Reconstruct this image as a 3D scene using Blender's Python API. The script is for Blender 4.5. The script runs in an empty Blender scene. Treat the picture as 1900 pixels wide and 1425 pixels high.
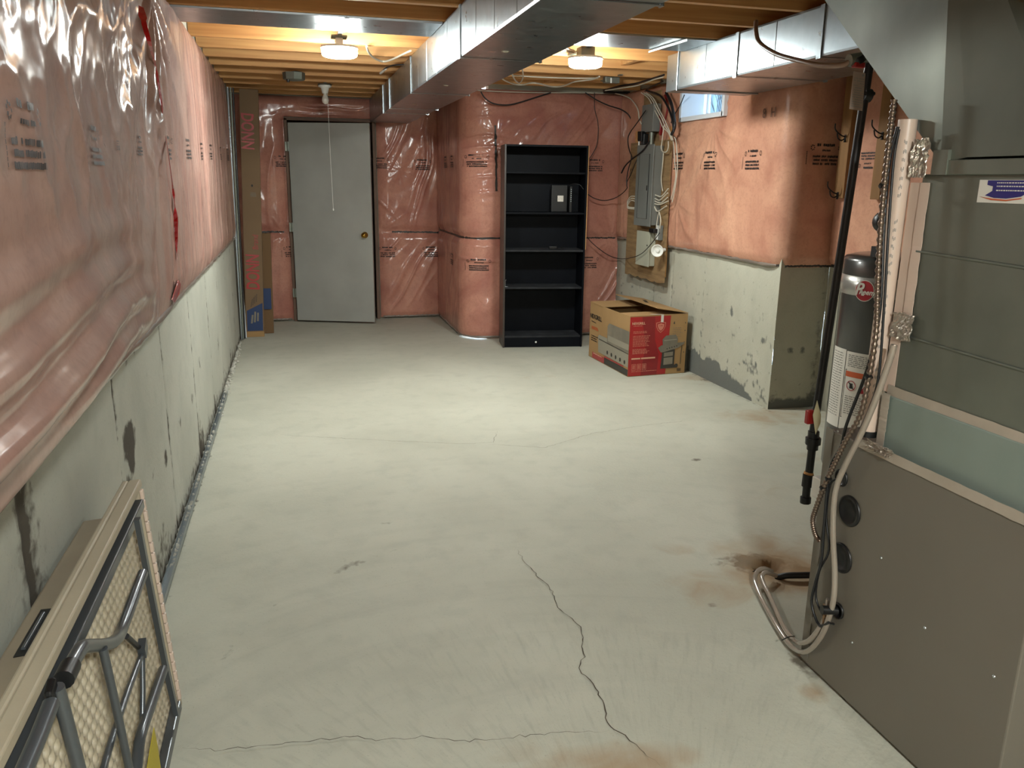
import bpy, math, random
import numpy as np
from mathutils import Vector, Matrix
random.seed(7); np.random.seed(7)
PI = math.pi
SC = bpy.context.scene
COL = SC.collection

# ---------------------------------------------------------------- camera
CAM_AX = ((0.96661, -0.25592, 0.01338), (0.05014, 0.24007, 0.96946), (-0.25131, -0.93642, 0.24488))
CAM_Z = 1.46
FPX = 1490.0
cam_d = bpy.data.cameras.new('camera')
cam = bpy.data.objects.new('camera', cam_d)
COL.objects.link(cam)
AX_R, AX_U, AX_B = [Vector(v) for v in CAM_AX]
AX_U = AX_B.cross(AX_R).normalized(); AX_R = AX_U.cross(AX_B).normalized()
M = Matrix.Identity(4)
for i in range(3):
    M[i][0] = AX_R[i]; M[i][1] = AX_U[i]; M[i][2] = AX_B[i]
M[0][3], M[1][3], M[2][3] = 0.0, 0.0, CAM_Z
cam.matrix_world = M
cam_d.sensor_fit = 'HORIZONTAL'; cam_d.sensor_width = 36.0
cam_d.lens = 36.0 * FPX / 1900.0
cam_d.clip_start = 0.02
SC.camera = cam

def at(px, py, **k):
    """survey of the photograph: the point of a plane x=, y= or z= seen at a pixel of the 1900x1425 frame"""
    d = Vector(AX_R) * (px - 950.0) + Vector(AX_U) * -(py - 712.5) + Vector(AX_B) * -FPX
    a, v = list(k.items())[0]
    i = 'xyz'.index(a)
    o = Vector((0, 0, CAM_Z))
    return tuple(o + d * ((v - o[i]) / d[i]))

# ---------------------------------------------------------------- world, exposure
w = bpy.data.worlds.new('world'); SC.world = w; w.use_nodes = True
wn = w.node_tree.nodes; wl = w.node_tree.links
wn.clear()
wo = wn.new('ShaderNodeOutputWorld'); wb = wn.new('ShaderNodeBackground')
wb.inputs[0].default_value = (0.62, 0.80, 1.0, 1); wb.inputs[1].default_value = 20.0
wl.new(wb.outputs[0], wo.inputs[0])
SC.view_settings.view_transform = 'Standard'; SC.view_settings.look = 'None'
SC.view_settings.gamma = 1.0; SC.view_settings.use_curve_mapping = False
SC.view_settings.exposure = 0.0
LED_POWER = 345.0        # emission strength of the LED fixtures' diffusers
LED_COL = (0.95, 1.0, 0.955)
NEAR_FILL_K = 3.3          # boost of the unseen fixture behind the camera, used as near fill

# ---------------------------------------------------------------- helpers
WLOC = {}
def setp(o, label=None, cat=None, group=None, kind=None):
    if label: o['label'] = label
    if cat: o['category'] = cat
    if group: o['group'] = group
    if kind: o['kind'] = kind
    return o

def thing(name, label, cat, loc=(0, 0, 0), group=None):
    o = bpy.data.objects.new(name, None); COL.objects.link(o)
    o.empty_display_size = 0.05
    o.location = loc; WLOC[o] = Vector(loc)
    return setp(o, label, cat, group)

class MB:
    """collects shapes (world coordinates) and links them as one mesh object"""
    def __init__(s): s.v = []; s.f = []; s.sm = []; s.mi = []; s.m = 0
    def add(s, vs, fs, smooth=False):
        n = len(s.v); s.v += [tuple(v) for v in vs]
        for f in fs:
            s.f.append(tuple(i + n for i in f)); s.sm.append(smooth); s.mi.append(s.m)
        return s
    def box(s, x0, x1, y0, y1, z0, z1):
        vs = [(x, y, z) for x in (x0, x1) for y in (y0, y1) for z in (z0, z1)]
        return s.add(vs, [(0, 1, 3, 2), (4, 6, 7, 5), (0, 4, 5, 1), (2, 3, 7, 6), (0, 2, 6, 4), (1, 5, 7, 3)])
    def obox(s, o, a, b, c):
        """box from corner o with edge vectors a,b,c"""
        o, a, b, c = Vector(o), Vector(a), Vector(b), Vector(c)
        vs = [o + a * i + b * j + c * k for i in (0, 1) for j in (0, 1) for k in (0, 1)]
        fs = [(0, 1, 3, 2), (4, 6, 7, 5), (0, 4, 5, 1), (2, 3, 7, 6), (0, 2, 6, 4), (1, 5, 7, 3)]
        if a.cross(b).dot(c) < 0: fs = [f[::-1] for f in fs]
        return s.add(vs, fs)
    def prism(s, base, vec):
        n = len(base); vec = Vector(vec)
        vs = [Vector(p) for p in base] + [Vector(p) + vec for p in base]
        fs = [tuple(range(n))[::-1], tuple(range(n, 2 * n))] + [(i, (i + 1) % n, (i + 1) % n + n, i + n) for i in range(n)]
        return s.add(vs, fs)
    def quad(s, *p): return s.add(p, [tuple(range(len(p)))])
    def tube(s, pts, r, seg=8, caps=True, flat=None):
        pts = [Vector(p) for p in pts]; n = len(pts)
        rs = r if isinstance(r, (list, tuple)) else [r] * n
        t0 = (pts[1] - pts[0]).normalized()
        ref = Vector((0, 0, 1)) if abs(t0.z) < 0.9 else Vector((1, 0, 0))
        nrm = (ref - t0 * ref.dot(t0)).normalized(); vs = []
        for i in range(n):
            if i == 0: t = pts[1] - pts[0]
            elif i == n - 1: t = pts[-1] - pts[-2]
            else: t = (pts[i + 1] - pts[i]).normalized() + (pts[i] - pts[i - 1]).normalized()
            t = t.normalized() if t.length > 1e-9 else t0
            nrm = nrm - t * nrm.dot(t)
            nrm = nrm.normalized() if nrm.length > 1e-6 else t.orthogonal().normalized()
            bi = t.cross(nrm)
            for k in range(seg):
                a = 2 * PI * k / seg
                vs.append(pts[i] + (nrm * math.cos(a) + bi * math.sin(a)) * rs[i])
        fs = [(i * seg + k, i * seg + (k + 1) % seg, (i + 1) * seg + (k + 1) % seg, (i + 1) * seg + k) for i in range(n - 1) for k in range(seg)]
        s.add(vs, fs, True)
        if caps:
            s.add([vs[k] for k in range(seg)][::-1], [tuple(range(seg))])
            s.add([vs[(n - 1) * seg + k] for k in range(seg)], [tuple(range(seg))])
        return s
    def lathe(s, c, axis, prof, seg=24, smooth=True):
        """prof: (distance along axis, radius)"""
        c = Vector(c); ax = Vector(axis).normalized(); a = ax.orthogonal().normalized(); b = ax.cross(a)
        vs = []
        for h, r in prof:
            for k in range(seg):
                t = 2 * PI * k / seg
                vs.append(c + ax * h + (a * math.cos(t) + b * math.sin(t)) * max(r, 1e-5))
        fs = [(i * seg + k, i * seg + (k + 1) % seg, (i + 1) * seg + (k + 1) % seg, (i + 1) * seg + k) for i in range(len(prof) - 1) for k in range(seg)]
        s.add(vs, fs, smooth)
        s.add(vs[:seg][::-1], [tuple(range(seg))]); s.add(vs[-seg:], [tuple(range(seg))])
        return s
    def build(s, name, mat, parent=None, bevel=0, label=None, cat=None, group=None, kind=None, auto=False):
        off = WLOC.get(parent, Vector((0, 0, 0)))
        me = bpy.data.meshes.new(name)
        me.from_pydata([(v[0] - off.x, v[1] - off.y, v[2] - off.z) for v in s.v], [], s.f)
        me.polygons.foreach_set('use_smooth', s.sm)
        mats = mat if isinstance(mat, (list, tuple)) else [mat]
        for m in mats: me.materials.append(m)
        if len(mats) > 1: me.polygons.foreach_set('material_index', s.mi)
        me.update()
        o = bpy.data.objects.new(name, me); COL.objects.link(o)
        if parent: o.parent = parent
        WLOC[o] = off
        if bevel:
            b = o.modifiers.new('bevel', 'BEVEL'); b.width = bevel; b.segments = 2; b.limit_method = 'ANGLE'; b.angle_limit = math.radians(50)
        return setp(o, label, cat, group, kind)

def smooth_path(pts, n=8):
    """Catmull-Rom through the points"""
    P = [Vector(p) for p in pts]; P = [P[0] * 2 - P[1]] + P + [P[-1] * 2 - P[-2]]
    out = []
    for i in range(1, len(P) - 2):
        for k in range(n):
            t = k / n
            out.append(0.5 * ((2 * P[i]) + (P[i + 1] - P[i - 1]) * t + (2 * P[i - 1] - 5 * P[i] + 4 * P[i + 1] - P[i + 2]) * t * t + (3 * P[i] - P[i - 1] - 3 * P[i + 1] + P[i + 2]) * t ** 3))
    out.append(P[-2]); return out

def cable(name, pts, r, mat, label=None, cat='cable', parent=None, group=None, seg=6, n=6):
    return MB().tube(smooth_path(pts, n), r, seg).build(name, mat, parent, label=label, cat=cat, group=group)

def text_mesh(body, size, extrude=0.0004, bold=False, shear=0.0, spacing=1.0):
    """letters of the built-in font as mesh data in the XY plane, centred"""
    cu = bpy.data.curves.new('lettering', 'FONT'); cu.body = body; cu.size = size; cu.extrude = extrude
    cu.align_x = 'CENTER'; cu.align_y = 'CENTER'; cu.resolution_u = 3; cu.shear = shear; cu.space_character = spacing
    if bold: cu.offset = size * 0.022
    ob = bpy.data.objects.new('lettering', cu); COL.objects.link(ob)
    dg = bpy.context.evaluated_depsgraph_get()
    me = bpy.data.meshes.new_from_object(ob.evaluated_get(dg))
    bpy.data.objects.remove(ob); bpy.data.curves.remove(cu)
    return me
def text(name, body, size, c, right, up, mat, parent=None, sx=1.0, **k):
    me = text_mesh(body, size, **k)
    R = Vector(right).normalized(); U = Vector(up).normalized(); N = R.cross(U)
    off = WLOC.get(parent, Vector((0, 0, 0))); c = Vector(c) - off
    for v in me.vertices:
        v.co = c + R * (v.co.x * sx) + U * v.co.y + N * v.co.z
    me.materials.clear(); me.materials.append(mat); me.name = name
    o = bpy.data.objects.new(name, me); COL.objects.link(o)
    if parent: o.parent = parent
    WLOC[o] = off
    return o

# ---------------------------------------------------------------- numpy noise
def vnoise(x, y, seed=0):
    xi = np.floor(x).astype(np.int64); yi = np.floor(y).astype(np.int64); fx = x - xi; fy = y - yi
    fx = fx * fx * (3 - 2 * fx); fy = fy * fy * (3 - 2 * fy)
    def h(a, b):
        n = (a * 374761393 + b * 668265263 + seed * 974634777) & 0x7fffffff
        n = ((n ^ (n >> 13)) * 1274126177) & 0x7fffffff
        return ((n ^ (n >> 16)) & 0xffff) / 65535.0
    return (h(xi, yi) * (1 - fx) + h(xi + 1, yi) * fx) * (1 - fy) + (h(xi, yi + 1) * (1 - fx) + h(xi + 1, yi + 1) * fx) * fy
def fbm(x, y, o=4, seed=0):
    s = 0; a = 0.5; f = 1.0
    for i in range(o):
        s = s + a * vnoise(x * f, y * f, seed + i * 17); a *= 0.5; f *= 2.03
    return s
def ridged(x, y, o=3, seed=0):
    s = 0; a = 0.6; f = 1.0
    for i in range(o):
        s = s + a * (1 - np.abs(2 * vnoise(x * f, y * f, seed + i * 31) - 1)) ** 3; a *= 0.5; f *= 2.1
    return s

# ---------------------------------------------------------------- materials
def S(nt, typ, **kw):
    n = nt.nodes.new(typ)
    for k, v in kw.items():
        if k == 'op': n.operation = v
        elif hasattr(n, k): setattr(n, k, v)
    return n
def lin(c):
    return tuple((x / 12.92 if x <= 0.04045 else ((x + 0.055) / 1.055) ** 2.4) for x in [v / 255.0 for v in c]) + (1.0,)
def mat(name, c1, c2=None, scale=4.0, stretch=(1, 1, 1), rough=0.6, metal=0.0, bump=0.0, bscale=40.0, bstretch=(1, 1, 1),
        coat=0.0, emit=None, estr=0.0, detail=6, rough2=None, noise='FBM', spec=0.5, alpha=1.0, trans=0.0, contrast=(0.3, 0.7), bdist=0.002):
    m = bpy.data.materials.new(name); m.use_nodes = True; nt = m.node_tree
    p = nt.nodes['Principled BSDF']; L = nt.links
    c1 = lin(c1); p.inputs['Base Color'].default_value = c1
    p.inputs['Roughness'].default_value = rough; p.inputs['Metallic'].default_value = metal
    p.inputs['Specular IOR Level'].default_value = spec
    p.inputs['Coat Weight'].default_value = coat; p.inputs['Coat Roughness'].default_value = 0.08
    p.inputs['Alpha'].default_value = alpha; p.inputs['Transmission Weight'].default_value = trans
    tc = S(nt, 'ShaderNodeTexCoord')
    if c2 is not None or rough2 is not None:
        mp = S(nt, 'ShaderNodeMapping'); mp.inputs['Scale'].default_value = stretch
        L.new(tc.outputs['Object'], mp.inputs[0])
        nz = S(nt, 'ShaderNodeTexNoise'); nz.noise_type = noise
        nz.inputs['Scale'].default_value = scale; nz.inputs['Detail'].default_value = detail
        L.new(mp.outputs[0], nz.inputs[0])
        mr = S(nt, 'ShaderNodeMapRange'); mr.inputs[1].default_value = contrast[0]; mr.inputs[2].default_value = contrast[1]
        L.new(nz.outputs[0], mr.inputs[0])
        if c2 is not None:
            mx = S(nt, 'ShaderNodeMix'); mx.data_type = 'RGBA'
            mx.inputs[6].default_value = c1; mx.inputs[7].default_value = lin(c2)
            L.new(mr.outputs[0], mx.inputs[0]); L.new(mx.outputs[2], p.inputs['Base Color'])
        if rough2 is not None:
            m2 = S(nt, 'ShaderNodeMapRange'); m2.inputs[3].default_value = rough; m2.inputs[4].default_value = rough2
            L.new(mr.outputs[0], m2.inputs[0]); L.new(m2.outputs[0], p.inputs['Roughness'])
    if bump:
        mp2 = S(nt, 'ShaderNodeMapping'); mp2.inputs['Scale'].default_value = bstretch
        L.new(tc.outputs['Object'], mp2.inputs[0])
        nb = S(nt, 'ShaderNodeTexNoise'); nb.inputs['Scale'].default_value = bscale; nb.inputs['Detail'].default_value = 4
        L.new(mp2.outputs[0], nb.inputs[0])
        bp = S(nt, 'ShaderNodeBump'); bp.inputs['Strength'].default_value = bump; bp.inputs['Distance'].default_value = bdist
        L.new(nb.outputs[0], bp.inputs['Height']); L.new(bp.outputs[0], p.inputs['Normal'])
    if emit:
        p.inputs['Emission Color'].default_value = tuple(emit) + (1,); p.inputs['Emission Strength'].default_value = estr
    return m

def concrete(name, ca, cb, stain_col, rust_col=None, trowel=None, rough=0.85):
    """poured concrete; point attributes 'stain' and 'rust' carry the marks with a shape of their own"""
    m = bpy.data.materials.new(name); m.use_nodes = True; nt = m.node_tree; L = nt.links
    p = nt.nodes['Principled BSDF']; p.inputs['Roughness'].default_value = rough; p.inputs['Specular IOR Level'].default_value = 0.3
    tc = S(nt, 'ShaderNodeTexCoord')
    def nz(sc, det=6, co=None, typ='FBM', dist=0.0):
        n = S(nt, 'ShaderNodeTexNoise'); n.noise_type = typ; n.inputs['Scale'].default_value = sc; n.inputs['Detail'].default_value = det
        n.inputs['Distortion'].default_value = dist
        L.new(co or tc.outputs['Object'], n.inputs[0]); return n.outputs[0]
    def mr(v, a, b, c=0.0, d=1.0):
        n = S(nt, 'ShaderNodeMapRange'); L.new(v, n.inputs[0])
        for i, x in enumerate((a, b, c, d)): n.inputs[i + 1].default_value = x
        return n.outputs[0]
    def mix(f, a, b, mode='MIX'):
        n = S(nt, 'ShaderNodeMix'); n.data_type = 'RGBA'; n.blend_type = mode
        for i, v in ((0, f), (6, a), (7, b)):
            if isinstance(v, (tuple, float)): n.inputs[i].default_value = v
            else: L.new(v, n.inputs[i])
        return n.outputs[2]
    def math_(op, a, b):
        n = S(nt, 'ShaderNodeMath'); n.operation = op
        for i, v in ((0, a), (1, b)):
            if isinstance(v, float): n.inputs[i].default_value = v
            else: L.new(v, n.inputs[i])
        return n.outputs[0]
    col = mix(mr(nz(1.3, 8, dist=0.4), 0.35, 0.65), lin(ca), lin(cb))
    col = mix(mr(nz(9, 6), 0.5, 0.8, 0.0, 0.35), col, lin([c * 0.82 for c in ca]))
    col = mix(mr(nz(160, 3), 0.62, 0.75, 0.0, 0.35), col, lin([c * 0.66 for c in ca]))
    h = nz(60, 6)
    if trowel:
        cx, cy, R = trowel
        sx = S(nt, 'ShaderNodeSeparateXYZ'); L.new(tc.outputs['Object'], sx.inputs[0])
        dx = math_('SUBTRACT', sx.outputs[0], cx); dy = math_('SUBTRACT', sx.outputs[1], cy)
        an = math_('ARCTAN2', dy, dx); rr = math_('SQRT', math_('ADD', math_('MULTIPLY', dx, dx), math_('MULTIPLY', dy, dy)), 0.0)
        cb1 = S(nt, 'ShaderNodeCombineXYZ'); L.new(math_('MULTIPLY', an, 34.0), cb1.inputs[0]); L.new(math_('MULTIPLY', rr, 5.0), cb1.inputs[1])
        st = nz(1.6, 6, cb1.outputs[0])
        cb2 = S(nt, 'ShaderNodeCombineXYZ'); L.new(math_('MULTIPLY', an, 1.3), cb2.inputs[0]); L.new(math_('MULTIPLY', rr, 9.0), cb2.inputs[1])
        arc = nz(1.0, 5, cb2.outputs[0], dist=0.6)
        fall = mr(rr, R, R * 1.15, 1.0, 0.12)
        k = math_('MULTIPLY', mr(st, 0.52, 0.72, 0.0, 0.34), fall)
        col = mix(k, col, lin([c * 0.80 for c in ca]))
        k2 = math_('MULTIPLY', mr(arc, 0.50, 0.76, 0.0, 0.24), mr(rr, R * 1.2, R * 2.6, 1.0, 0.25))
        col = mix(k2, col, lin([c * 0.78 for c in ca]))
        h = math_('ADD', h, math_('MULTIPLY', math_('MULTIPLY', st, fall), 1.2))
    grit = nz(26, 8, dist=0.3)
    a1 = S(nt, 'ShaderNodeAttribute'); a1.attribute_name = 'stain'
    s1 = mr(math_('ADD', a1.outputs['Fac'], math_('MULTIPLY', math_('SUBTRACT', grit, 0.5), 1.1)), 0.38, 0.72)
    s1 = math_('MULTIPLY', s1, mr(a1.outputs['Fac'], 0.03, 0.18))
    col = mix(s1, col, lin(stain_col))
    if rust_col:
        a2 = S(nt, 'ShaderNodeAttribute'); a2.attribute_name = 'rust'
        s2 = mr(math_('ADD', a2.outputs['Fac'], math_('MULTIPLY', math_('SUBTRACT', nz(7, 8, dist=0.8), 0.5), 1.3)), 0.30, 1.1, 0.0, 0.75)
        s2 = math_('MULTIPLY', s2, mr(a2.outputs['Fac'], 0.02, 0.15))
        col = mix(s2, col, lin(rust_col))
    L.new(col, p.inputs['Base Color'])
    bp = S(nt, 'ShaderNodeBump'); bp.inputs['Strength'].default_value = 0.35; bp.inputs['Distance'].default_value = 0.004
    L.new(h, bp.inputs['Height']); L.new(bp.outputs[0], p.inputs['Normal'])
    return m

def insulation(name, ca, cb, haze, fold_stretch=(1, 1, 1), fold=0.6, coat=0.75, fscale=3.0, vein=0.3, crough=0.12):
    """pink glass-fibre batt behind clear polythene: fibrous base, glossy wrinkled film as the coat"""
    m = bpy.data.materials.new(name); m.use_nodes = True; nt = m.node_tree; L = nt.links
    p = nt.nodes['Principled BSDF']; p.inputs['Roughness'].default_value = 0.75; p.inputs['Specular IOR Level'].default_value = 0.25
    tc = S(nt, 'ShaderNodeTexCoord')
    def nz(sc, det, stretch=(1, 1, 1), typ='FBM', dist=0.0):
        mp = S(nt, 'ShaderNodeMapping'); mp.inputs['Scale'].default_value = stretch; L.new(tc.outputs['Object'], mp.inputs[0])
        n = S(nt, 'ShaderNodeTexNoise'); n.noise_type = typ; n.inputs['Scale'].default_value = sc; n.inputs['Detail'].default_value = det
        n.inputs['Distortion'].default_value = dist
        L.new(mp.outputs[0], n.inputs[0]); return n.outputs[0]
    def mr(v, a, b, c=0.0, d=1.0):
        n = S(nt, 'ShaderNodeMapRange'); L.new(v, n.inputs[0])
        for i, x in enumerate((a, b, c, d)): n.inputs[i + 1].default_value = x
        return n.outputs[0]
    def mix(f, a, b):
        n = S(nt, 'ShaderNodeMix'); n.data_type = 'RGBA'
        for i, v in ((0, f), (6, a), (7, b)):
            if isinstance(v, (tuple, float)): n.inputs[i].default_value = v
            else: L.new(v, n.inputs[i])
        return n.outputs[2]
    col = mix(mr(nz(3.2, 9, dist=0.6), 0.33, 0.67), lin(ca), lin(cb))
    col = mix(mr(nz(42, 5, dist=1.0), 0.45, 0.8, 0.0, 0.4), col, lin([c * 0.86 for c in ca]))
    fo = nz(fscale, 4, fold_stretch, 'RIDGED_MULTIFRACTAL', 0.35)
    col = mix(mr(fo, 0.55, 1.4, 0.0, vein), col, lin(haze))
    L.new(col, p.inputs['Base Color'])
    b1 = S(nt, 'ShaderNodeBump'); b1.inputs['Strength'].default_value = 0.25; b1.inputs['Distance'].default_value = 0.006
    L.new(nz(18, 6), b1.inputs['Height']); L.new(b1.outputs[0], p.inputs['Normal'])
    b2 = S(nt, 'ShaderNodeBump'); b2.inputs['Strength'].default_value = fold; b2.inputs['Distance'].default_value = 0.02
    L.new(fo, b2.inputs['Height'])
    b3 = S(nt, 'ShaderNodeBump'); b3.inputs['Strength'].default_value = fold * 0.5; b3.inputs['Distance'].default_value = 0.008
    L.new(nz(fscale * 4.5, 3, fold_stretch, 'RIDGED_MULTIFRACTAL', 0.2), b3.inputs['Height']); L.new(b2.outputs[0], b3.inputs['Normal'])
    p.inputs['Coat Weight'].default_value = coat; p.inputs['Coat Roughness'].default_value = crough
    L.new(b3.outputs[0], p.inputs['Coat Normal'])
    return m

X = {}
X['floor'] = concrete('floor_concrete', (184, 183, 168), (172, 171, 156), (104, 98, 86), (150, 120, 84), trowel=(0.62, 1.05, 1.25), rough=0.7)
X['wallc'] = concrete('wall_concrete', (182, 182, 170), (168, 168, 156), (76, 70, 61), (120, 100, 76))
X['wallr'] = concrete('column_concrete', (182, 180, 164), (168, 166, 150), (104, 106, 101), (120, 100, 76))
X['ins_left'] = insulation('insulation_left', (158, 118, 106), (182, 148, 134), (206, 188, 176), (1, 3.0, 0.35), 0.35, fscale=2.2, vein=0.34, crough=0.13)
X['ins_near'] = insulation('insulation_near', (156, 120, 108), (180, 148, 134), (204, 188, 176), (1, 1.3, 0.9), 0.48, fscale=1.9, vein=0.30, crough=0.12)
X['pencil'] = mat('grey_marker', (104, 74, 62), rough=.7)
X['ins'] = insulation('insulation_pink', (166, 106, 92), (194, 138, 118), (214, 176, 160), (1.2, 1.2, 0.8), 0.75, fscale=2.6, vein=0.34, crough=0.16)
X['ins_r'] = insulation('insulation_right', (176, 122, 100), (208, 158, 130), (218, 184, 160), (1.4, 1.4, 0.35), 0.45, fscale=2.4, vein=0.32, crough=0.22)
X['film'] = mat('clear_poly_edge', (104, 94, 86), (136, 124, 114), rough=0.3, coat=0.5, bump=0.5, bscale=30)
X['black_tape'] = mat('black_sealant_strip', (34, 32, 31), (60, 56, 52), rough=0.4, bump=0.4)
X['ink'] = mat('black_print', (34, 28, 28), rough=0.6)
X['red_tape'] = mat('red_tape', (150, 12, 18), (178, 22, 26), rough=0.25, coat=0.6)
X['wood'] = mat('joist_timber', (178, 126, 74), (204, 156, 98), scale=3.0, stretch=(0.5, 9, 14), rough=0.65, bump=0.15, bscale=30, bstretch=(0.3, 6, 6))
X['osb'] = mat('subfloor_board', (120, 82, 50), (150, 108, 68), scale=14, rough=0.8)
X['ply'] = mat('plywood', (118, 92, 62), (150, 122, 84), scale=5, stretch=(1, 1, 7), rough=0.75, bump=0.3, bscale=20)
X['stud_side'] = mat('strip_timber', (112, 78, 40), (134, 96, 52), scale=4, stretch=(5, 5, 0.5), rough=0.7)
X['galv'] = mat('galvanised_sheet', (164, 173, 178), (154, 163, 168), scale=14, rough=0.27, rough2=0.33, metal=.97, bump=0.16, bscale=7, bstretch=(1, 1.6, .7), bdist=0.006)
X['galv_dull'] = mat('dull_galvanised_sheet', (134, 138, 128), (112, 116, 106), scale=3, rough=0.42, rough2=0.52, metal=0.75, bump=0.12, bscale=5, bdist=0.006)
X['galv_trans'] = mat('darker_transition_sheet', (122, 126, 116), (104, 108, 100), scale=3, rough=0.45, rough2=0.58, metal=0.7, bump=0.12, bscale=5, bdist=0.006)  # darker copy of the dull sheet, tones down the transition's brightness
X['galv_edge'] = mat('galvanised_cleat', (190, 196, 198), rough=0.3, metal=0.9)
X['furnace'] = mat('grey_painted_steel', (118, 112, 102), (112, 106, 96), scale=2, rough=0.42, metal=0.35, bump=0.05, bscale=60)
X['coil'] = mat('grey_green_coil_case', (134, 146, 138), (124, 136, 128), rough=0.45, metal=0.2)
X['foil'] = mat('foil_tape', (196, 188, 176), (168, 158, 146), scale=20, rough=0.25, rough2=0.4, metal=0.8, bump=0.8, bscale=45, bdist=0.006)
X['tape'] = mat('silver_duct_tape', (186, 174, 160), (164, 154, 140), scale=6, rough=0.45, metal=0.3, bump=0.3, bscale=60)
X['led'] = mat('led_diffuser', (255, 255, 255), rough=0.4, emit=LED_COL, estr=LED_POWER)
X['white'] = mat('white_plastic', (222, 222, 216), rough=0.35)
X['bulb'] = mat('frosted_bulb', (214, 210, 200), rough=0.2, coat=0.5)
X['offwhite'] = mat('white_cable_sheath', (196, 190, 174), rough=0.45)
X['blackc'] = mat('black_cable_sheath', (22, 22, 24), rough=0.4)
X['tan'] = mat('tan_hose', (140, 112, 92), rough=0.4)
X['redw'] = mat('red_wire', (120, 20, 24), rough=0.4)
X['doorw'] = mat('door_paint', (162, 162, 156), (150, 150, 144), scale=3, rough=0.55, bump=0.05, bscale=80)
X['doorgrime'] = mat('door_edge_timber', (128, 118, 96), rough=0.7)
X['brass'] = mat('brass', (186, 146, 66), rough=0.2, metal=1.0)
X['dark'] = mat('dark_void', (14, 12, 12), rough=0.95)
X['frame'] = mat('door_frame_timber', (118, 92, 76), (100, 78, 64), rough=0.7)
X['shelf'] = mat('black_laminate', (7, 9, 14), (11, 14, 20), scale=6, rough=0.5, spec=0.12)
X['shelf_side'] = mat('worn_laminate_side', (62, 52, 46), (48, 42, 38), scale=6, rough=0.4)
X['dust'] = mat('dusty_laminate', (18, 20, 25), (48, 50, 53), scale=9, rough=0.75, detail=9, contrast=(0.42, 0.8))
X['rawwood'] = mat('raw_chipboard_edge', (196, 150, 98), (176, 132, 84), scale=30, rough=0.8)
X['card'] = mat('corrugated_cardboard', (162, 128, 84), (150, 118, 76), scale=3, rough=0.85)
X['card_dk'] = mat('cardboard_inside', (110, 84, 56), rough=0.9)
X['card_long'] = mat('long_carton_board', (122, 98, 72), (112, 90, 66), scale=3, rough=0.85)
X['cred'] = mat('carton_red', (166, 28, 30), (146, 22, 26), scale=3, rough=0.35, coat=0.3)
X['cgrey'] = mat('carton_print_grey', (104, 98, 86), (128, 120, 104), scale=6, rough=0.6)
X['cdark'] = mat('carton_print_dark', (56, 52, 46), rough=0.6)
X['cprint'] = mat('carton_print_light', (206, 160, 132), rough=0.6)
X['cblack'] = mat('carton_print_black', (24, 22, 22), rough=0.6)
X['cblue'] = mat('carton_print_blue', (30, 52, 92), rough=0.6)
X['corange'] = mat('carton_print_orange', (186, 84, 40), rough=0.6)
X['label_w'] = mat('white_label', (208, 204, 194), rough=0.5)
X['label_g'] = mat('grey_label_print', (120, 118, 112), rough=0.6)
X['panelg'] = mat('grey_panel_paint', (116, 118, 114), (108, 110, 106), rough=0.45, metal=0.1)
X['panell'] = mat('light_grey_box_paint', (170, 170, 152), (158, 158, 142), rough=0.5)
X['black'] = mat('black_plastic', (16, 16, 17), rough=0.4)
X['iron'] = mat('black_iron_pipe', (24, 24, 26), (38, 37, 36), scale=20, rough=0.45, metal=0.3)
X['red'] = mat('red_handle', (140, 20, 18), rough=0.4)
X['papertag'] = mat('paper_tag', (206, 198, 160), (190, 182, 146), rough=0.8)
X['papergrey'] = mat('card_tag', (150, 132, 118), rough=0.8)
X['pvc'] = mat('pvc_pipe', (206, 184, 168), (198, 176, 160), rough=0.35, coat=0.2)
X['hose'] = mat('clear_vinyl_hose', (168, 156, 142), (150, 138, 124), rough=0.12, trans=0.25, coat=0.8)
X['hose_rust'] = mat('stained_hose', (150, 112, 70), (170, 150, 130), scale=20, rough=0.2, coat=0.6)
X['conduit'] = mat('armoured_cable', (120, 104, 92), rough=0.3, metal=0.8)
X['tank'] = mat('heater_dark_steel', (62, 62, 60), rough=0.28, metal=0.3, coat=0.4)
X['tankband'] = mat('heater_silver_band', (150, 148, 142), rough=0.3, metal=0.5, coat=0.4)
X['rred'] = mat('badge_red', (150, 16, 34), rough=0.3)
X['wallwood'] = X['stud_side']
X['table'] = mat('beige_table_plastic', (176, 164, 142), (168, 156, 134), scale=8, rough=0.5, bump=0.1, bscale=120)
X['table_dk'] = mat('taupe_table_plastic', (138, 126, 106), (128, 116, 98), scale=8, rough=0.55)
X['tsteel'] = mat('grey_powder_coated_tube', (92, 96, 100), rough=0.28, metal=0.6)
X['yellow'] = mat('yellow_sticker', (186, 168, 26), rough=0.5)
X['track'] = mat('galvanised_track', (150, 158, 162), rough=0.35, metal=0.8)
X['plaster'] = mat('mortar_crumbs', (190, 188, 176), (160, 156, 146), scale=40, rough=0.9, bump=0.6, bscale=90)
X['crackm'] = mat('crack_shadow_gap', (70, 60, 50), rough=1.0)
X['vinyl'] = mat('white_window_frame', (214, 220, 226), rough=0.35)
X['weed'] = mat('dry_weed', (30, 34, 40), rough=.8)
X['well'] = mat('corrugated_well_steel', (120, 138, 150), rough=0.5, metal=0.2)
X['stickb'] = mat('sticker_blue', (34, 30, 104), rough=0.4)
X['glass'] = mat('window_glass', (235, 245, 250), rough=0.02, trans=1.0)
X['hook'] = mat('black_hook', (22, 20, 20), rough=0.4, metal=0.4)
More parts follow.
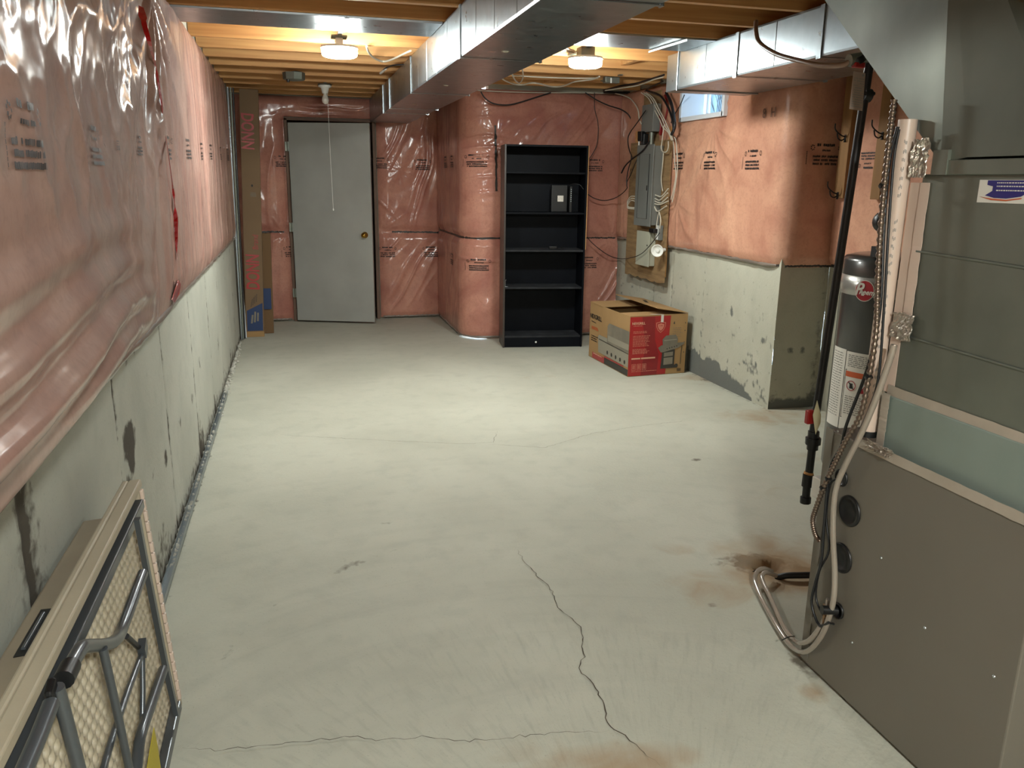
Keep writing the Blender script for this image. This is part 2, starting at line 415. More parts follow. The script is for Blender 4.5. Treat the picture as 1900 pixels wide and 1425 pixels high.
# ---------------------------------------------------------------- the shell of the room
def grid_mesh(name, P, mat, attrs=None, parent=None, hole=None, flip=False, **tags):
    """P: array (nu,nv,3) of world points"""
    nu, nv = P.shape[:2]
    off = WLOC.get(parent, Vector((0, 0, 0)))
    V = (P - np.array(off)).reshape(-1, 3)
    i, j = np.meshgrid(np.arange(nu - 1), np.arange(nv - 1), indexing='ij')
    a = (i * nv + j).ravel(); F = np.stack([a, a + nv, a + nv + 1, a + 1], 1)
    if hole is not None:
        F = F[~hole[:-1, :-1].ravel()]
    if flip: F = F[:, ::-1]
    me = bpy.data.meshes.new(name)
    me.vertices.add(len(V)); me.vertices.foreach_set('co', V.ravel().astype(np.float32))
    me.loops.add(F.size); me.loops.foreach_set('vertex_index', F.ravel().astype(np.int32))
    me.polygons.add(len(F)); me.polygons.foreach_set('loop_start', (np.arange(len(F)) * 4).astype(np.int32))
    me.polygons.foreach_set('use_smooth', np.ones(len(F), dtype=bool))
    me.update(calc_edges=True); me.validate()
    for k, v in (attrs or {}).items():
        at_ = me.attributes.new(k, 'FLOAT', 'POINT'); at_.data.foreach_set('value', v.ravel().astype(np.float32))
    me.materials.append(mat)
    o = bpy.data.objects.new(name, me); COL.objects.link(o)
    if parent: o.parent = parent
    WLOC[o] = off
    return setp(o, **tags)

def blob(x, y, cx, cy, rx, ry, a=1.0, p=1.0):
    return a * np.clip(1.0 - (((x - cx) / rx) ** 2 + ((y - cy) / ry) ** 2) ** 0.5, 0, 1) ** p
def segd(x, y, pts):
    d = np.full(x.shape, 9.0)
    for (x0, y0), (x1, y1) in zip(pts[:-1], pts[1:]):
        dx, dy = x1 - x0, y1 - y0; t = np.clip(((x - x0) * dx + (y - y0) * dy) / (dx * dx + dy * dy + 1e-12), 0, 1)
        d = np.minimum(d, np.hypot(x - x0 - t * dx, y - y0 - t * dy))
    return d

# floor
gx, gy = np.meshgrid(np.linspace(-0.9, 3.45, 218), np.linspace(-2.6, 9.6, 600), indexing='ij')
n1 = fbm(gx * 1.7, gy * 1.7, 4, 3)
st = np.zeros_like(gx); ru = np.zeros_like(gx)
st += blob(gx, gy, 1.74, 2.53, 0.17, 0.13, 1.3) + blob(gx, gy, 1.86, 2.45, 0.16, 0.08, 0.9)
st += blob(gx, gy, 1.66, 2.62, 0.22, 0.12, 0.7)
def F2(px, py): return at(px, py, z=0)[:2]
for px, py, rx, ry, a in ((1292, 853, .055, .05, .9), (952, 752, .04, .1, .5), (1325, 1122, .06, .03, .7), (1240, 1140, .05, .03, .5), (870, 752, .06, .02, .4),
                          (640, 1045, .13, .10, .42), (705, 972, .16, .05, .36), (505, 955, .08, .03, .35), (430, 1210, .05, .03, .4), (485, 1330, .1, .03, .25), (1330, 1155, .08, .02, .5),
                          (1325, 1210, .03, .06, .4), (1160, 1375, .08, .03, .3), (1000, 1075, .04, .02, .3), (1140, 725, .5, .06, .22), (1300, 705, .2, .07, .35), (1490, 1230, .05, .1, .6)):
    q = F2(px, py); st += blob(gx, gy, q[0], q[1], rx, ry, a)
arc1 = [F2(*p) for p in ((400, 1240), (470, 1150), (560, 1090), (650, 1050), (760, 1010))]
st += np.clip(1 - segd(gx, gy, arc1) / 0.035, 0, 1) * 0.30
arc2 = [F2(*p) for p in ((660, 1240), (760, 1200), (860, 1175), (960, 1150), (1060, 1130))]
st += np.clip(1 - segd(gx, gy, arc2) / 0.05, 0, 1) * 0.22
st += np.clip(1 - np.abs(gx - 2.99) / 0.06, 0, 1) * (gy > 4.5) * 0.45
st += np.clip(1 - (gx + 0.545) / 0.09, 0, 1) * 0.55
st += np.clip(1 - np.abs(gx - 1.46) / 0.05, 0, 1) * (gy > 0) * (gy < 2.0) * 0.35
for px, py, rx, ry, a in ((1440, 1035, .30, .30, 1.1), (1330, 1090, .28, .22, .75), (1480, 1075, .2, .2, .8), (1512, 1285, .06, .06, 1.0), (1390, 775, .30, .30, .6), (1480, 770, .35, .35, .65), (1300, 700, .42, .3, .6),
                          (1130, 1425, .30, .10, .8), (1040, 1400, .25, .1, .5), (1220, 1420, .2, .1, .45), (1500, 850, .4, .5, .35), (1420, 900, .3, .3, .3), (1000, 700, .5, .12, .2),
                          (1250, 1020, .22, .12, .45), (600, 1150, .3, .16, .22)):
    q = F2(px, py); ru += blob(gx, gy, q[0], q[1], rx, ry, a, 0.7)
gz = -0.0005 + (n1 - 0.5) * 0.004 - 0.06 * blob(gx, gy, 1.74, 2.53, 0.07, 0.06, 1.0, 0.5)
floor = grid_mesh('floor', np.stack([gx, gy, gz], -1), X['floor'], {'stain': st, 'rust': ru}, kind='structure')
# shrinkage cracks: open hairlines in the slab
def crack(pts_px, w, jit=0.006, lab=None):
    pts = [Vector(F2(*p) + (0.0,)) for p in pts_px]; fine = []
    rnd = random.Random(len(pts_px) * 7 + int(pts_px[0][0]))
    for a, b in zip(pts[:-1], pts[1:]):
        n = max(2, int((b - a).length / 0.018))
        for k in range(n):
            fine.append(a.lerp(b, k / n) + Vector((rnd.uniform(-jit, jit), rnd.uniform(-jit, jit), 0)))
    fine.append(pts[-1]); L_, R_ = [], []
    for i, p in enumerate(fine):
        t = (fine[min(i + 1, len(fine) - 1)] - fine[max(i - 1, 0)]); t.z = 0; t.normalize(); nn = Vector((-t.y, t.x, 0))
        ww = w * rnd.uniform(0.35, 1.0) * min(1, (i + 1) / 8, (len(fine) - i) / 8)
        zz = 0.0045
        L_.append(p + nn * ww / 2 + Vector((0, 0, zz))); R_.append(p - nn * ww / 2 + Vector((0, 0, zz)))
    m = MB(); n = len(fine); m.add(L_ + R_, [(i, n + i, n + i + 1, i + 1) for i in range(n - 1)])
    return m.build('crack', X['crackm'], floor, label=lab)
crack([(958, 1022), (985, 1058), (1022, 1095), (1040, 1135), (1080, 1165), (1083, 1220), (1075, 1243), (1110, 1285), (1122, 1310), (1130, 1350), (1160, 1368), (1185, 1390), (1225, 1424)], 0.0034)
crack([(335, 1390), (400, 1395), (560, 1380), (650, 1368), (700, 1375), (780, 1370), (860, 1378), (1000, 1365), (1130, 1358)], 0.0026)
crack([(905, 825), (1010, 832), (1100, 805), (1200, 790), (1290, 780)], 0.0026)
crack([(520, 808), (700, 818), (860, 825), (915, 822), (922, 800)], 0.0026)

# left wall: poured concrete with the board marks of the formwork as fine grooves
XL = -0.545
ys = np.linspace(-2.6, 9.0, 900); zs = np.linspace(-0.06, 2.5, 174)
gy, gz = np.meshgrid(ys, zs, indexing='ij')
joints = [(0.75, .5), (1.66, 1.0), (2.52, .7), (3.42, 1.0), (4.34, .8), (5.2, .6), (5.9, .8), (6.6, .7), (7.2, .6)]
h = (fbm(gy * 4, gz * 4, 4, 9) - 0.5) * 0.006; st = np.zeros_like(gy); ru = np.zeros_like(gy)
for jy, a in joints:
    wob = jy + (vnoise(gz * 6, gz * 0 + jy, 4) - 0.5) * 0.03 + (vnoise(gz * 30, gz * 0 + jy, 5) - 0.5) * 0.012
    d = np.abs(gy - wob)
    h -= np.clip(1 - d / 0.016, 0, 1) * 0.007 * a
    st += np.clip(1 - d / 0.022, 0, 1) * (0.45 + 0.3 * a) * (0.5 + 0.7 * vnoise(gz * 9, gy * 0 + jy, 8))
    st += np.clip(1 - d / 0.10, 0, 1) * 0.16 * (vnoise(gz * 5, gy * 2, 12) > 0.45)
st += np.clip(1 - np.abs(gy - 1.68) / 0.11, 0, 1) ** 0.6 * np.clip((gz - 0.35) / 0.3, 0, 1) * 0.55
for px, py, rx, ry, a in ((240, 818, .05, .10, 1.3), (244, 850, .035, .05, .8), (308, 850, .03, .05, .9), (334, 785, .03, .05, .7), (357, 738, .03, .06, .7), (248, 648, .03, .02, .8), (234, 665, .02, .03, .7),
                          (285, 880, .02, .05, .6), (245, 880, .03, .12, .45), (150, 735, .02, .03, .5), (370, 670, .05, .05, .5), (405, 640, .05, .1, .6), (300, 1000, .06, .2, .5), (372, 800, .1, .12, .5), (272, 700, .03, .015, .5), (240, 930, .05, .12, .35)):
    q = at(px, py, x=XL); st += blob(gy, gz, q[1], q[2], ry * 1.2, rx * 1.6, a, 0.6)
st += np.clip(1 - gz / (0.10 + 0.1 * vnoise(gy * 3, gy * 0, 2)), 0, 1) * 0.65
st += 0.12 * (vnoise(gy * 14, gz * 3, 3) > 0.72)
for px, py, a in ((150, 640, .4), (300, 700, .3)):
    q = at(px, py, x=XL); ru += blob(gy, gz, q[1], q[2], .3, .3, a)
wall_left = grid_mesh('wall_left', np.stack([XL + h, gy, gz], -1), X['wallc'], {'stain': st, 'rust': ru}, kind='structure')

# right wall (electrical panel side), stepped back at the column face
XR, XA, YC, YB1, YB2 = 3.0, 3.36, 4.56, 7.36, 8.72
def wall_grid(name, p0, p1, n_in, nu, z1, stains, matn, nv=110, seed=1, js=()):
    p0 = np.array(p0, float); p1 = np.array(p1, float); Lg = np.linalg.norm(p1 - p0)
    u, v = np.meshgrid(np.linspace(0, Lg, nu), np.linspace(-0.06, z1, nv), indexing='ij')
    d = (p1 - p0) / Lg; n_in = np.array(n_in, float)
    h = (fbm(u * 4, v * 4, 4, seed) - 0.5) * 0.006
    st = stains(u, v) if stains else np.zeros_like(u)
    for j in js:
        wob = j + (vnoise(v * 8, v * 0, 4) - 0.5) * 0.01; dd = np.abs(u - wob)
        h -= np.clip(1 - dd / 0.014, 0, 1) * 0.006; st += np.clip(1 - dd / 0.016, 0, 1) * 0.42
    P = np.stack([p0[0] + d[0] * u + n_in[0] * h, p0[1] + d[1] * u + n_in[1] * h, v], -1)
    return grid_mesh(name, P, X[matn], {'stain': st, 'rust': np.zeros_like(u)}, kind='structure')
def st_r(u, v):   # u runs from y=YC towards the far corner
    y = YC + u
    edge = (0.17 + .06 * (vnoise(u * 14, v * 6, 5) - .5) + .03 * (vnoise(u * 60, v * 20, 6) - .5)) * np.clip((y - 4.75) / 0.55, 0, 1) ** 0.6 * (y < 5.75)
    s = np.clip((edge - v) / 0.03 + 0.2, 0, 1) * (.75 + .5 * vnoise(u * 9 + v * 14, v * 30, 8)) * (y > 4.76) * (y < 5.75)
    s += blob(y, v, 5.12, 0.56, .03, .05, .9) + blob(y, v, 4.70, 0.44, .03, .04, .6)
    s += 0.22 * np.clip(1 - v / 0.5, 0, 1) + 0.30 * (vnoise(u * 32, v * 32, 6) > 0.72) + 0.2 * (vnoise(u * 11, v * 11, 7) > 0.7) * np.clip((.7 - v) * 3, 0, 1) + 0.12 * np.clip(1 - np.abs(v - 0.55) / 0.2, 0, 1)
    return s
wall_grid('wall_right', (XR, YC), (XR, YB1 + 0.06), (-1, 0), 190, 2.5, st_r, 'wallr', js=(5.55 - YC, 6.1 - YC, 6.45 - YC), seed=21)
def st_c(u, v):
    return np.clip(1 - v / 0.09, 0, 1) * 1.1 + 0.2 * np.clip(1 - v / 0.5, 0, 1) + blob(u, v, .13, .40, .05, .03, .8) + blob(u, v, .22, .40, .04, .03, .7) + np.clip(1 - np.abs(u - 0.33) / 0.05, 0, 1) * 0.3 + 0.1
wall_grid('wall_column', (XR, YC), (XA, YC), (0, -1), 60, 2.5, st_c, 'wallr', seed=33)
wall_grid('wall_alcove', (XA, -2.6), (XA, YC), (-1, 0), 240, 2.5, lambda u, v: 0.3 * np.clip(1 - v / 0.3, 0, 1) + 0.12 * (vnoise(u * 12, v * 12, 6) > 0.7), 'wallr', seed=41)
MB().box(1.72, XR + 0.06, YB1, YB1 + 0.1, -.06, 2.5).build('wall_back', X['wallr'], kind='structure')
MB().box(1.53, 1.63, 7.56, YB2 + 0.1, -.06, 2.5).build('wall_jog', X['wallr'], kind='structure')
# far wall with the door opening
DX0, DX1, DZ = -0.045, 0.83, 2.03
m = MB(); m.box(-0.75, DX0, YB2, YB2 + 0.12, -.06, 2.5); m.box(DX1, 1.63, YB2, YB2 + 0.12, -.06, 2.5); m.box(DX0, DX1, YB2, YB2 + 0.12, DZ, 2.5)
m.build('wall_far', X['wallr'], kind='structure')
m = MB(); m.box(-0.3, 1.1, 9.5, 9.55, 0, 2.5); m.box(-0.35, -0.3, YB2 + 0.12, 9.55, 0, 2.5); m.box(1.1, 1.15, YB2 + 0.12, 9.55, 0, 2.5)
m.build('wall_closet', X['frame'], kind='structure')
MB().box(-0.8, 3.45, -2.7, -2.6, 0, 2.5).build('wall_front', X['wallr'], kind='structure')

# ceiling: board above, joists across the room
ceil = MB().box(-0.8, 3.42, -2.7, YC + 0.02, 2.495, 2.53).box(-0.8, 3.06, YC + 0.02, 9.6, 2.495, 2.53).build('ceiling', X['osb'], kind='structure')
ZJ = 2.25
joist_y = [-2.2, -1.8, -1.4, -1.0, -0.6, -0.2, 0.2, 0.6, 1.0, 1.4, 1.8, 2.2, 2.6, 3.0, 3.25, 3.62, 4.04, 4.42, 4.86, 5.33, 5.74, 6.15, 6.56, 6.97, 7.38, 7.78, 8.18, 8.58]
for jy in joist_y:
    x1 = 1.52 if jy > YB1 else (2.99 if jy > YC else 3.35)
    MB().box(XL + 0.005, x1, jy - 0.038, jy, ZJ, 2.495).build('joist', X['wood'], ceil)
# blocking between joists seen above the panel
for x_, y_ in ((2.30, 5.36), (1.48, 6.18), (2.1, 6.59)):
    MB().box(x_, x_ + 0.04, y_, y_ + 0.372, ZJ + 0.02, 2.495).build('blocking', X['wood'], ceil)

# window high on the right wall, with a corrugated well outside
WY0, WY1, WZ0, WZ1 = 5.37, 6.03, 1.945, 2.15
# ---------------------------------------------------------------- insulation blankets
def path_sheet(name, path, z0, z1, ds, hfun, mat, out, hole=None, parent=None, **tags):
    """a blanket following a floor path; hfun(u, z, L) is the bulge towards the room; out=+1 left of the path, -1 right"""
    pts = np.array([tuple(p)[:2] for p in path], float)
    seg = np.linalg.norm(np.diff(pts, axis=0), axis=1); cum = np.concatenate([[0], np.cumsum(seg)]); Lg = cum[-1]
    nu = int(Lg / ds) + 2; nv = int((z1 - z0) / ds) + 2
    us = np.linspace(0, Lg, nu); px = np.interp(us, cum, pts[:, 0]); py = np.interp(us, cum, pts[:, 1])
    tx = np.gradient(px); ty = np.gradient(py); k = 5
    ker = np.ones(2 * k + 1) / (2 * k + 1)
    tx = np.convolve(np.pad(tx, k, 'edge'), ker, 'valid'); ty = np.convolve(np.pad(ty, k, 'edge'), ker, 'valid')
    n = np.hypot(tx, ty); nx, ny = -ty / n * out, tx / n * out
    U, Z = np.meshgrid(us, np.linspace(z0, z1, nv), indexing='ij')
    H = hfun(U, Z, Lg)
    P = np.stack([px[:, None] + nx[:, None] * H, py[:, None] + ny[:, None] * H, Z], -1)
    hm = None
    if hole: hm = (U > hole[0]) & (U < hole[1]) & (Z > hole[2]) & (Z < hole[3])
    o = grid_mesh(name, P, mat, None, parent, hm, flip=(out > 0), **tags)
    def surf(u, z, lift=0.0):
        a = min(max(u / Lg * (nu - 1), 0), nu - 1.001); c = min(max((z - z0) / (z1 - z0) * (nv - 1), 0), nv - 1.001)
        i, j = int(a), int(c); a -= i; c -= j
        q = (P[i, j] * (1 - a) + P[i + 1, j] * a) * (1 - c) + (P[i, j + 1] * (1 - a) + P[i + 1, j + 1] * a) * c
        return (float(q[0] + nx[i] * lift), float(q[1] + ny[i] * lift), float(z))
    return o, surf
def pin_folds(u, z, pins):
    h = 0
    for pu, pz, A, R, n, ph in pins:
        r = np.hypot(u - pu, z - pz); th = np.arctan2(z - pz, u - pu)
        c = np.cos(n * th + ph + 2.2 * vnoise(r * 5 + ph, th * 1.5, int(ph * 10) + 3))
        h = h + A * np.exp(-r / R) * np.minimum(r / (0.25 * R), 1) * (np.clip(c, -0.2, 1) ** 2 * np.sign(c) + 0.15)
    return h
def dfold(u, z, cu, cz, ang, lng, wid, freq, amp, seed=1):
    # a patch of near-parallel drag folds: centre, direction, length, width, folds per metre
    c, s_ = math.cos(ang), math.sin(ang); a = (u - cu) * c + (z - cz) * s_; b = -(u - cu) * s_ + (z - cz) * c
    b2 = b + .04 * np.sin(a * 5 + seed) + .05 * (vnoise(a * 4, b * 4, seed) - .5)
    w_ = np.exp(-(a / lng) ** 2 - (b / wid) ** 2)
    k = 2 * vnoise(b2 * freq, a * 1.3, seed + 5) - 1
    return amp * w_ * (1 - np.abs(k)) ** 2.5
def pillow(z, a, b, e):
    return np.clip((z - a) / e, 0, 1) ** 0.5 * np.clip((b - z) / e, 0, 1) ** 0.5

YSP = 3.62
def h_near(u, z, L_):     # u from y=-1.2 to YSP
    y = u - 1.2
    e = pillow(z, 0.925, 2.255, 0.16)
    b = 0.02 + 0.085 * e * np.clip((3.4 - y) / 1.6, 0.10, 1) + 0.02 * e
    lowsag = np.clip((1.45 - z) / 0.5, 0, 1) * np.clip((3.2 - y) / 1.0, 0, 1)
    b += 0.040 * e * lowsag * (0.5 + 0.5 * np.sin((z + 0.04 * np.sin(y * 2.2)) * 58 + 3 * vnoise(y * 1.3, z * 2, 5)))
    fan_r = np.hypot(y - 3.62, z - 2.2); th = np.arctan2(2.2 - z, 3.62 - y)
    f = np.cos(th * 15 + 1.6 * fan_r + 2.0 * vnoise(fan_r * 2.5, th * 3, 6))
    b += 0.022 * e * np.clip(f, -0.3, 1) * np.exp(-(fan_r / 1.1) ** 2) * np.minimum(fan_r / 0.2, 1)
    b += 0.020 * e * (ridged(y * 2.4 + z * 1.8, z * 3.4 - y * 2.2, 3, 44) - 0.5) * np.clip((z - 1.25) / 0.3, 0, 1)
    b += 0.012 * (fbm(y * 3, z * 3, 3, 2) - 0.5)
    return np.maximum(b, 0.012)
near_blk, s_near = path_sheet('insulation_blanket', [(XL, -1.2), (XL, YSP)], 0.925, 2.255, 0.011, h_near, X['ins_near'], -1,
    label='large bulging pink insulation blanket on the near left wall, sagging under shiny folded plastic', cat='insulation')
def h_far(u, z, L_):
    y = u + YSP
    e = pillow(z, 0.93, 2.255, 0.10)
    b = 0.014 + 0.030 * e * np.clip((7.9 - y) / 3, 0.4, 1)
    w_ = ridged(y * 6.5 + 0.35 * np.sin(z * 2.5), z * 0.55, 3, 71)
    b += 0.016 * e * (w_ - 0.35)
    b += 0.02 * e * (fbm(y * 1.6, z * 1.3, 3, 5) - 0.4)
    fr = np.hypot((y - YSP) , z - 2.2); th = np.arctan2(2.2 - z, y - YSP)
    b += 0.014 * e * np.cos(th * 17 + 2 * vnoise(fr * 3, th * 2, 9)) * np.exp(-(fr / 0.8) ** 2) * np.minimum(fr / 0.2, 1)
    return np.maximum(b, 0.008)
far_blk, s_far = path_sheet('insulation_blanket', [(XL, YSP - 0.01), (XL, 7.72)], 0.93, 2.255, 0.011, h_far, X['ins_left'], -1,
    label='pink insulation blanket with fine vertical pleats on the left wall, beyond the red tape seam', cat='insulation')
def rim(parent, surf, u0, u1, z, r, mat, name='rolled_edge', n=60):
    pts = [Vector(surf(u0 + (u1 - u0) * k / n, z)) + Vector((0, 0, random.uniform(-.004, .004))) for k in range(n + 1)]
    return MB().tube(pts, [r * random.uniform(.7, 1.2) for _ in pts], 7).build(name, mat, parent)
rim(near_blk, s_near, 0.4, 4.8, 0.93, 0.014, X['film'])
rim(far_blk, s_far, 0.02, 4.08, 0.935, 0.011, X['film'])
# red seam tape
tp = [(262, 12), (268, 45), (279, 85), (290, 130), (300, 190), (307, 245), (316, 310), (321, 350), (325, 385), (326, 430), (329, 480)]
def on_left(px, py, lift=0.006):
    q = at(px, py, x=XL + 0.05)
    for _ in range(4):
        s_, u0 = (s_near, q[1] + 1.2) if q[1] < YSP else (s_far, q[1] - YSP)
        q = at(px, py, x=s_(u0, min(max(q[2], .93), 2.25))[0] + lift)
    return Vector(q)
tpts = smooth_path([on_left(*p, .024 if p[1] < 320 else .012) for p in tp], 5)
m = MB(); Lp, Rp = [], []
for i, p in enumerate(tpts):
    t = i / (len(tpts) - 1); a = 0.35 + 0.5 * math.sin(t * 9) + (1.0 if t > .72 else 0) * math.sin(t * 30) * 0.8
    wv = Vector((math.sin(a) * 0.7, math.cos(a), 0)) * (0.011 if t > 0.06 else 0.02) * (1.0 + 0.35 * math.sin(t * 17))
    Lp.append(p + wv); Rp.append(p - wv)
n = len(tpts); m.add(Lp + Rp, [(i, n + i, n + i + 1, i + 1) for i in range(n - 1)])
o = m.build('red_tape', X['red_tape'], near_blk, label='twisted strip of red tape'); md = o.modifiers.new('s', 'SOLIDIFY'); md.thickness = 0.0012
m = MB(); q = [on_left(*p) for p in ((330, 520), (334, 528), (331, 545), (322, 562), (318, 556))]
m.prism([tuple(v) for v in q], (0.004, 0, 0)); m.build('red_tape', X['red_tape'], near_blk, label='torn end of red tape')

# printed marks: rows of small illegible characters, as flat ink on the film
def stamp(parent, surf, u0, z0, du, s, seed, up=1, lift=.004):
    """printed block following the film: u0, z0 centre; du = +1/-1 reading direction; s width"""
    rnd = random.Random(seed); m = MB()
    rows = [(0.36, 0.62, .085, .07), (0.20, 0.36, .055, .05), (0.02, 0.86, .07, .042), (-0.09, 0.80, .07, .042), (-0.20, 0.84, .07, .042)]
    def ch(x, y, w_, h_):
        m.quad(*[surf(u0 + du * s * (x + a * w_ / 2), z0 + up * s * (y + b * h_ / 2), lift) for a, b in ((-1, -1), (1, -1), (1, 1), (-1, 1))])
    for y, wd, h_, cw in rows:
        x = -wd / 2
        while x < wd / 2:
            if rnd.random() < .92: ch(x, y + rnd.uniform(-.006, .006), cw * rnd.uniform(.7, .97), h_ * rnd.uniform(.8, 1))
            x += cw
    for sx_ in (-.47, .47):
        for k in range(7):
            a = k / 7 * 2 * PI; ch(sx_ + .05 * math.cos(a), .28 + .07 * math.sin(a), .03, .035)
    for k in range(8): ch(-.62, -.2 + k * .05, .02, .04)
    return m.build('printed_mark', X['ink'], parent, kind='stuff')
for px, py, sc_, dn_ in ((62, 268, .17, 1), (182, 280, .14, 1), (222, 272, .04, 1), (262, 275, .10, 1), (316, 280, .15, 1), (352, 281, .15, 1), (377, 285, .15, 1), (394, 286, .15, 1), (411, 288, .15, 1), (424, 290, .15, 1)):
    c = on_left(px, py, .008); nr = c.y < YSP
    stamp(near_blk if nr else far_blk, s_near if nr else s_far, c.y + 1.2 if nr else c.y - YSP, c.z, dn_, sc_, int(px), dn_)

# far wall, round the door
def h_door(u, z, L_):
    x = u - 0.54
    e = np.clip(u / .05, 0, 1) ** .5 * np.clip((L_ - u) / .03, 0, 1) ** .5
    dd = np.where(z < DZ, np.minimum(np.abs(x - DX0 + .02), np.abs(x - DX1 - .02)), np.hypot(np.clip(np.maximum(DX0 - x, x - DX1), 0, 9), z - DZ))
    ed = np.clip(dd / 0.10, 0, 1) ** .5
    pz = 1 - np.exp(-((z - 0.925) / 0.05) ** 2)
    b = 0.012 + 0.05 * ed * pillow(z, 0.0, 2.25, 0.07) * (0.35 + 0.65 * pz) * (0.4 + 0.6 * e)
    b += pin_folds(x, z, [(.90, .95, .010, .16, 17, .4), (1.08, 1.55, .008, .10, 11, 2.1), (-.10, .91, .010, .16, 13, 1.0)])
    for f in ((1.15, 1.75, 1.15, .40, .16, 16, .030, 1), (1.38, 1.65, 1.35, .5, .10, 18, .026, 2), (1.2, .42, .85, .5, .16, 15, .026, 3), (.93, 1.25, -.9, .25, .10, 20, .022, 4), (.95, .75, .6, .22, .1, 20, .022, 9),
              (-.30, 1.55, 1.45, .6, .12, 14, .026, 5), (-.25, .5, 1.5, .4, .10, 16, .022, 6), (.45, 2.13, .1, .45, .06, 20, .024, 7), (-.35, 1.85, 1.2, .22, .08, 14, .034, 8)): b += dfold(x, z, *f)
    b += 0.014 * (fbm(u * 4, z * 4, 3, 5) - .5)
    return np.clip(b, 0.006, 0.09)
blk_door, s_door = path_sheet('insulation_blanket', [(-0.54, YB2), (1.5, YB2)], 0.012, 2.25, 0.011, h_door, X['ins'], -1, hole=(DX0 + .54 - .02, DX1 + .54 + .02, -1, DZ + .02),
    label='creased pink insulation blanket around the grey door at the far end', cat='insulation')
# jog and the wall behind the bookcase
jog = [(1.53, YB2 - .03), (1.53, 7.54)] + [(1.71 - .18 * math.cos(a), 7.54 - .18 * math.sin(a)) for a in np.linspace(0, PI / 2, 8)] + [(XR - .005, 7.36)]
def h_back(u, z, L_):
    pz = 1 - np.exp(-((z - 0.945) / 0.045) ** 2)
    b = 0.012 + 0.045 * pillow(z, 0.0, 2.25, 0.07) * (0.3 + 0.7 * pz) * np.clip(u / .05, 0, 1) ** .5
    b += pin_folds(u, z, [(1.52, 1.62, .010, .12, 13, .4), (1.52, 1.85, .010, .12, 11, 2.1), (2.65, .92, .012, .2, 15, 2.0)])
    for f in ((1.44, 1.65, .05, .14, .32, 24, .034, 11), (2.0, 2.0, .8, .35, .12, 16, .020, 12), (2.35, 1.95, 1.0, .3, .14, 18, .022, 13), (2.72, .5, 1.15, .45, .14, 14, .024, 14), (1.4, .75, -.2, .25, .10, 16, .020, 15), (1.4, .3, .6, .25, .14, 12, .018, 16), (.9, .4, .9, .4, .2, 12, .014, 17), (1.9, 2.12, .1, .4, .05, 22, .018, 18)): b += dfold(u, z, *f)
    b += 0.007 * (ridged(u * 7, z * .8, 3, 19) - .4) * np.clip((1.0 - u) * 4, .3, 1)
    b += 0.014 * (fbm(u * 4, z * 4, 3, 25) - .5)
    return np.clip(b, 0.006, 0.08)
blk_back, s_back = path_sheet('insulation_blanket', jog, 0.012, 2.25, 0.011, h_back, X['ins'], -1,
    label='pink insulation blanket wrapped round the jog and behind the black bookcase', cat='insulation')
UJ = 1.15 + .283  # arc length where the back wall run starts
# right wall and column face
rp = [(XR, YB1 - .05), (XR, YC + .10)] + [(XR + .10 - .10 * math.cos(a), YC + .10 - .10 * math.sin(a)) for a in np.linspace(0, PI / 2, 7)] + [(XA - .01, YC)]
def h_right(u, z, L_):
    y = YB1 - .05 - u
    b = 0.014 + 0.030 * pillow(z, 0.95, 2.25, 0.06) * np.clip(u / .05, 0, 1) ** .5
    b += pin_folds(y, z, [(6.12, 1.86, .010, .35, 13, .4), (5.50, 1.86, .012, .5, 14, 2.0), (6.0, 1.3, .010, .5, 9, 1.0)]) * (u < 2.75)
    b += 0.010 * (ridged(y * 4, z * .9, 3, 17) - .4) * np.clip((y - 5.0) * 2, .2, 1)
    b += 0.010 * (fbm(u * 4, z * 4, 3, 35) - .5)
    b = np.where((y > 6.08) & (u > .1), np.minimum(b, .05), b)
    ww = np.maximum(np.maximum(WY0 - .01 - y, y - WY1 - .01), np.maximum(WZ0 - .01 - z, z - WZ1 - .01))
    b *= np.clip(0.3 + ww / 0.06, 0.3, 1)
    return np.clip(b, 0.006, 0.08)
yb = YB1 - .05
blk_right, s_right = path_sheet('insulation_blanket', rp, 0.945, 2.25, 0.011, h_right, X['ins_r'], -1, hole=(yb - WY1, yb - WY0, WZ0, WZ1),
    label='orange-pink insulation blanket below the small window, wrapped round the concrete column', cat='insulation')
def h_alc(u, z, L_):
    y = u + 1.0
    b = 0.014 + 0.040 * pillow(z, 0.95, 2.25, 0.06)
    b += pin_folds(y, z, [(4.5, 1.05, .012, .3, 11, .4), (3.9, 1.1, .012, .4, 11, 2.)])
    b += 0.014 * (fbm(u * 4, z * 4, 3, 55) - .5)
    return np.clip(b, 0.006, 0.08) * np.clip((L_ - u) / .04, 0.1, 1)
blk_alc, s_alc = path_sheet('insulation_blanket', [(XA, -1.0), (XA, YC - .01)], 0.95, 2.25, 0.014, h_alc, X['ins_r'], 1,
    label='pink insulation blanket in the alcove behind the water heater', cat='insulation')
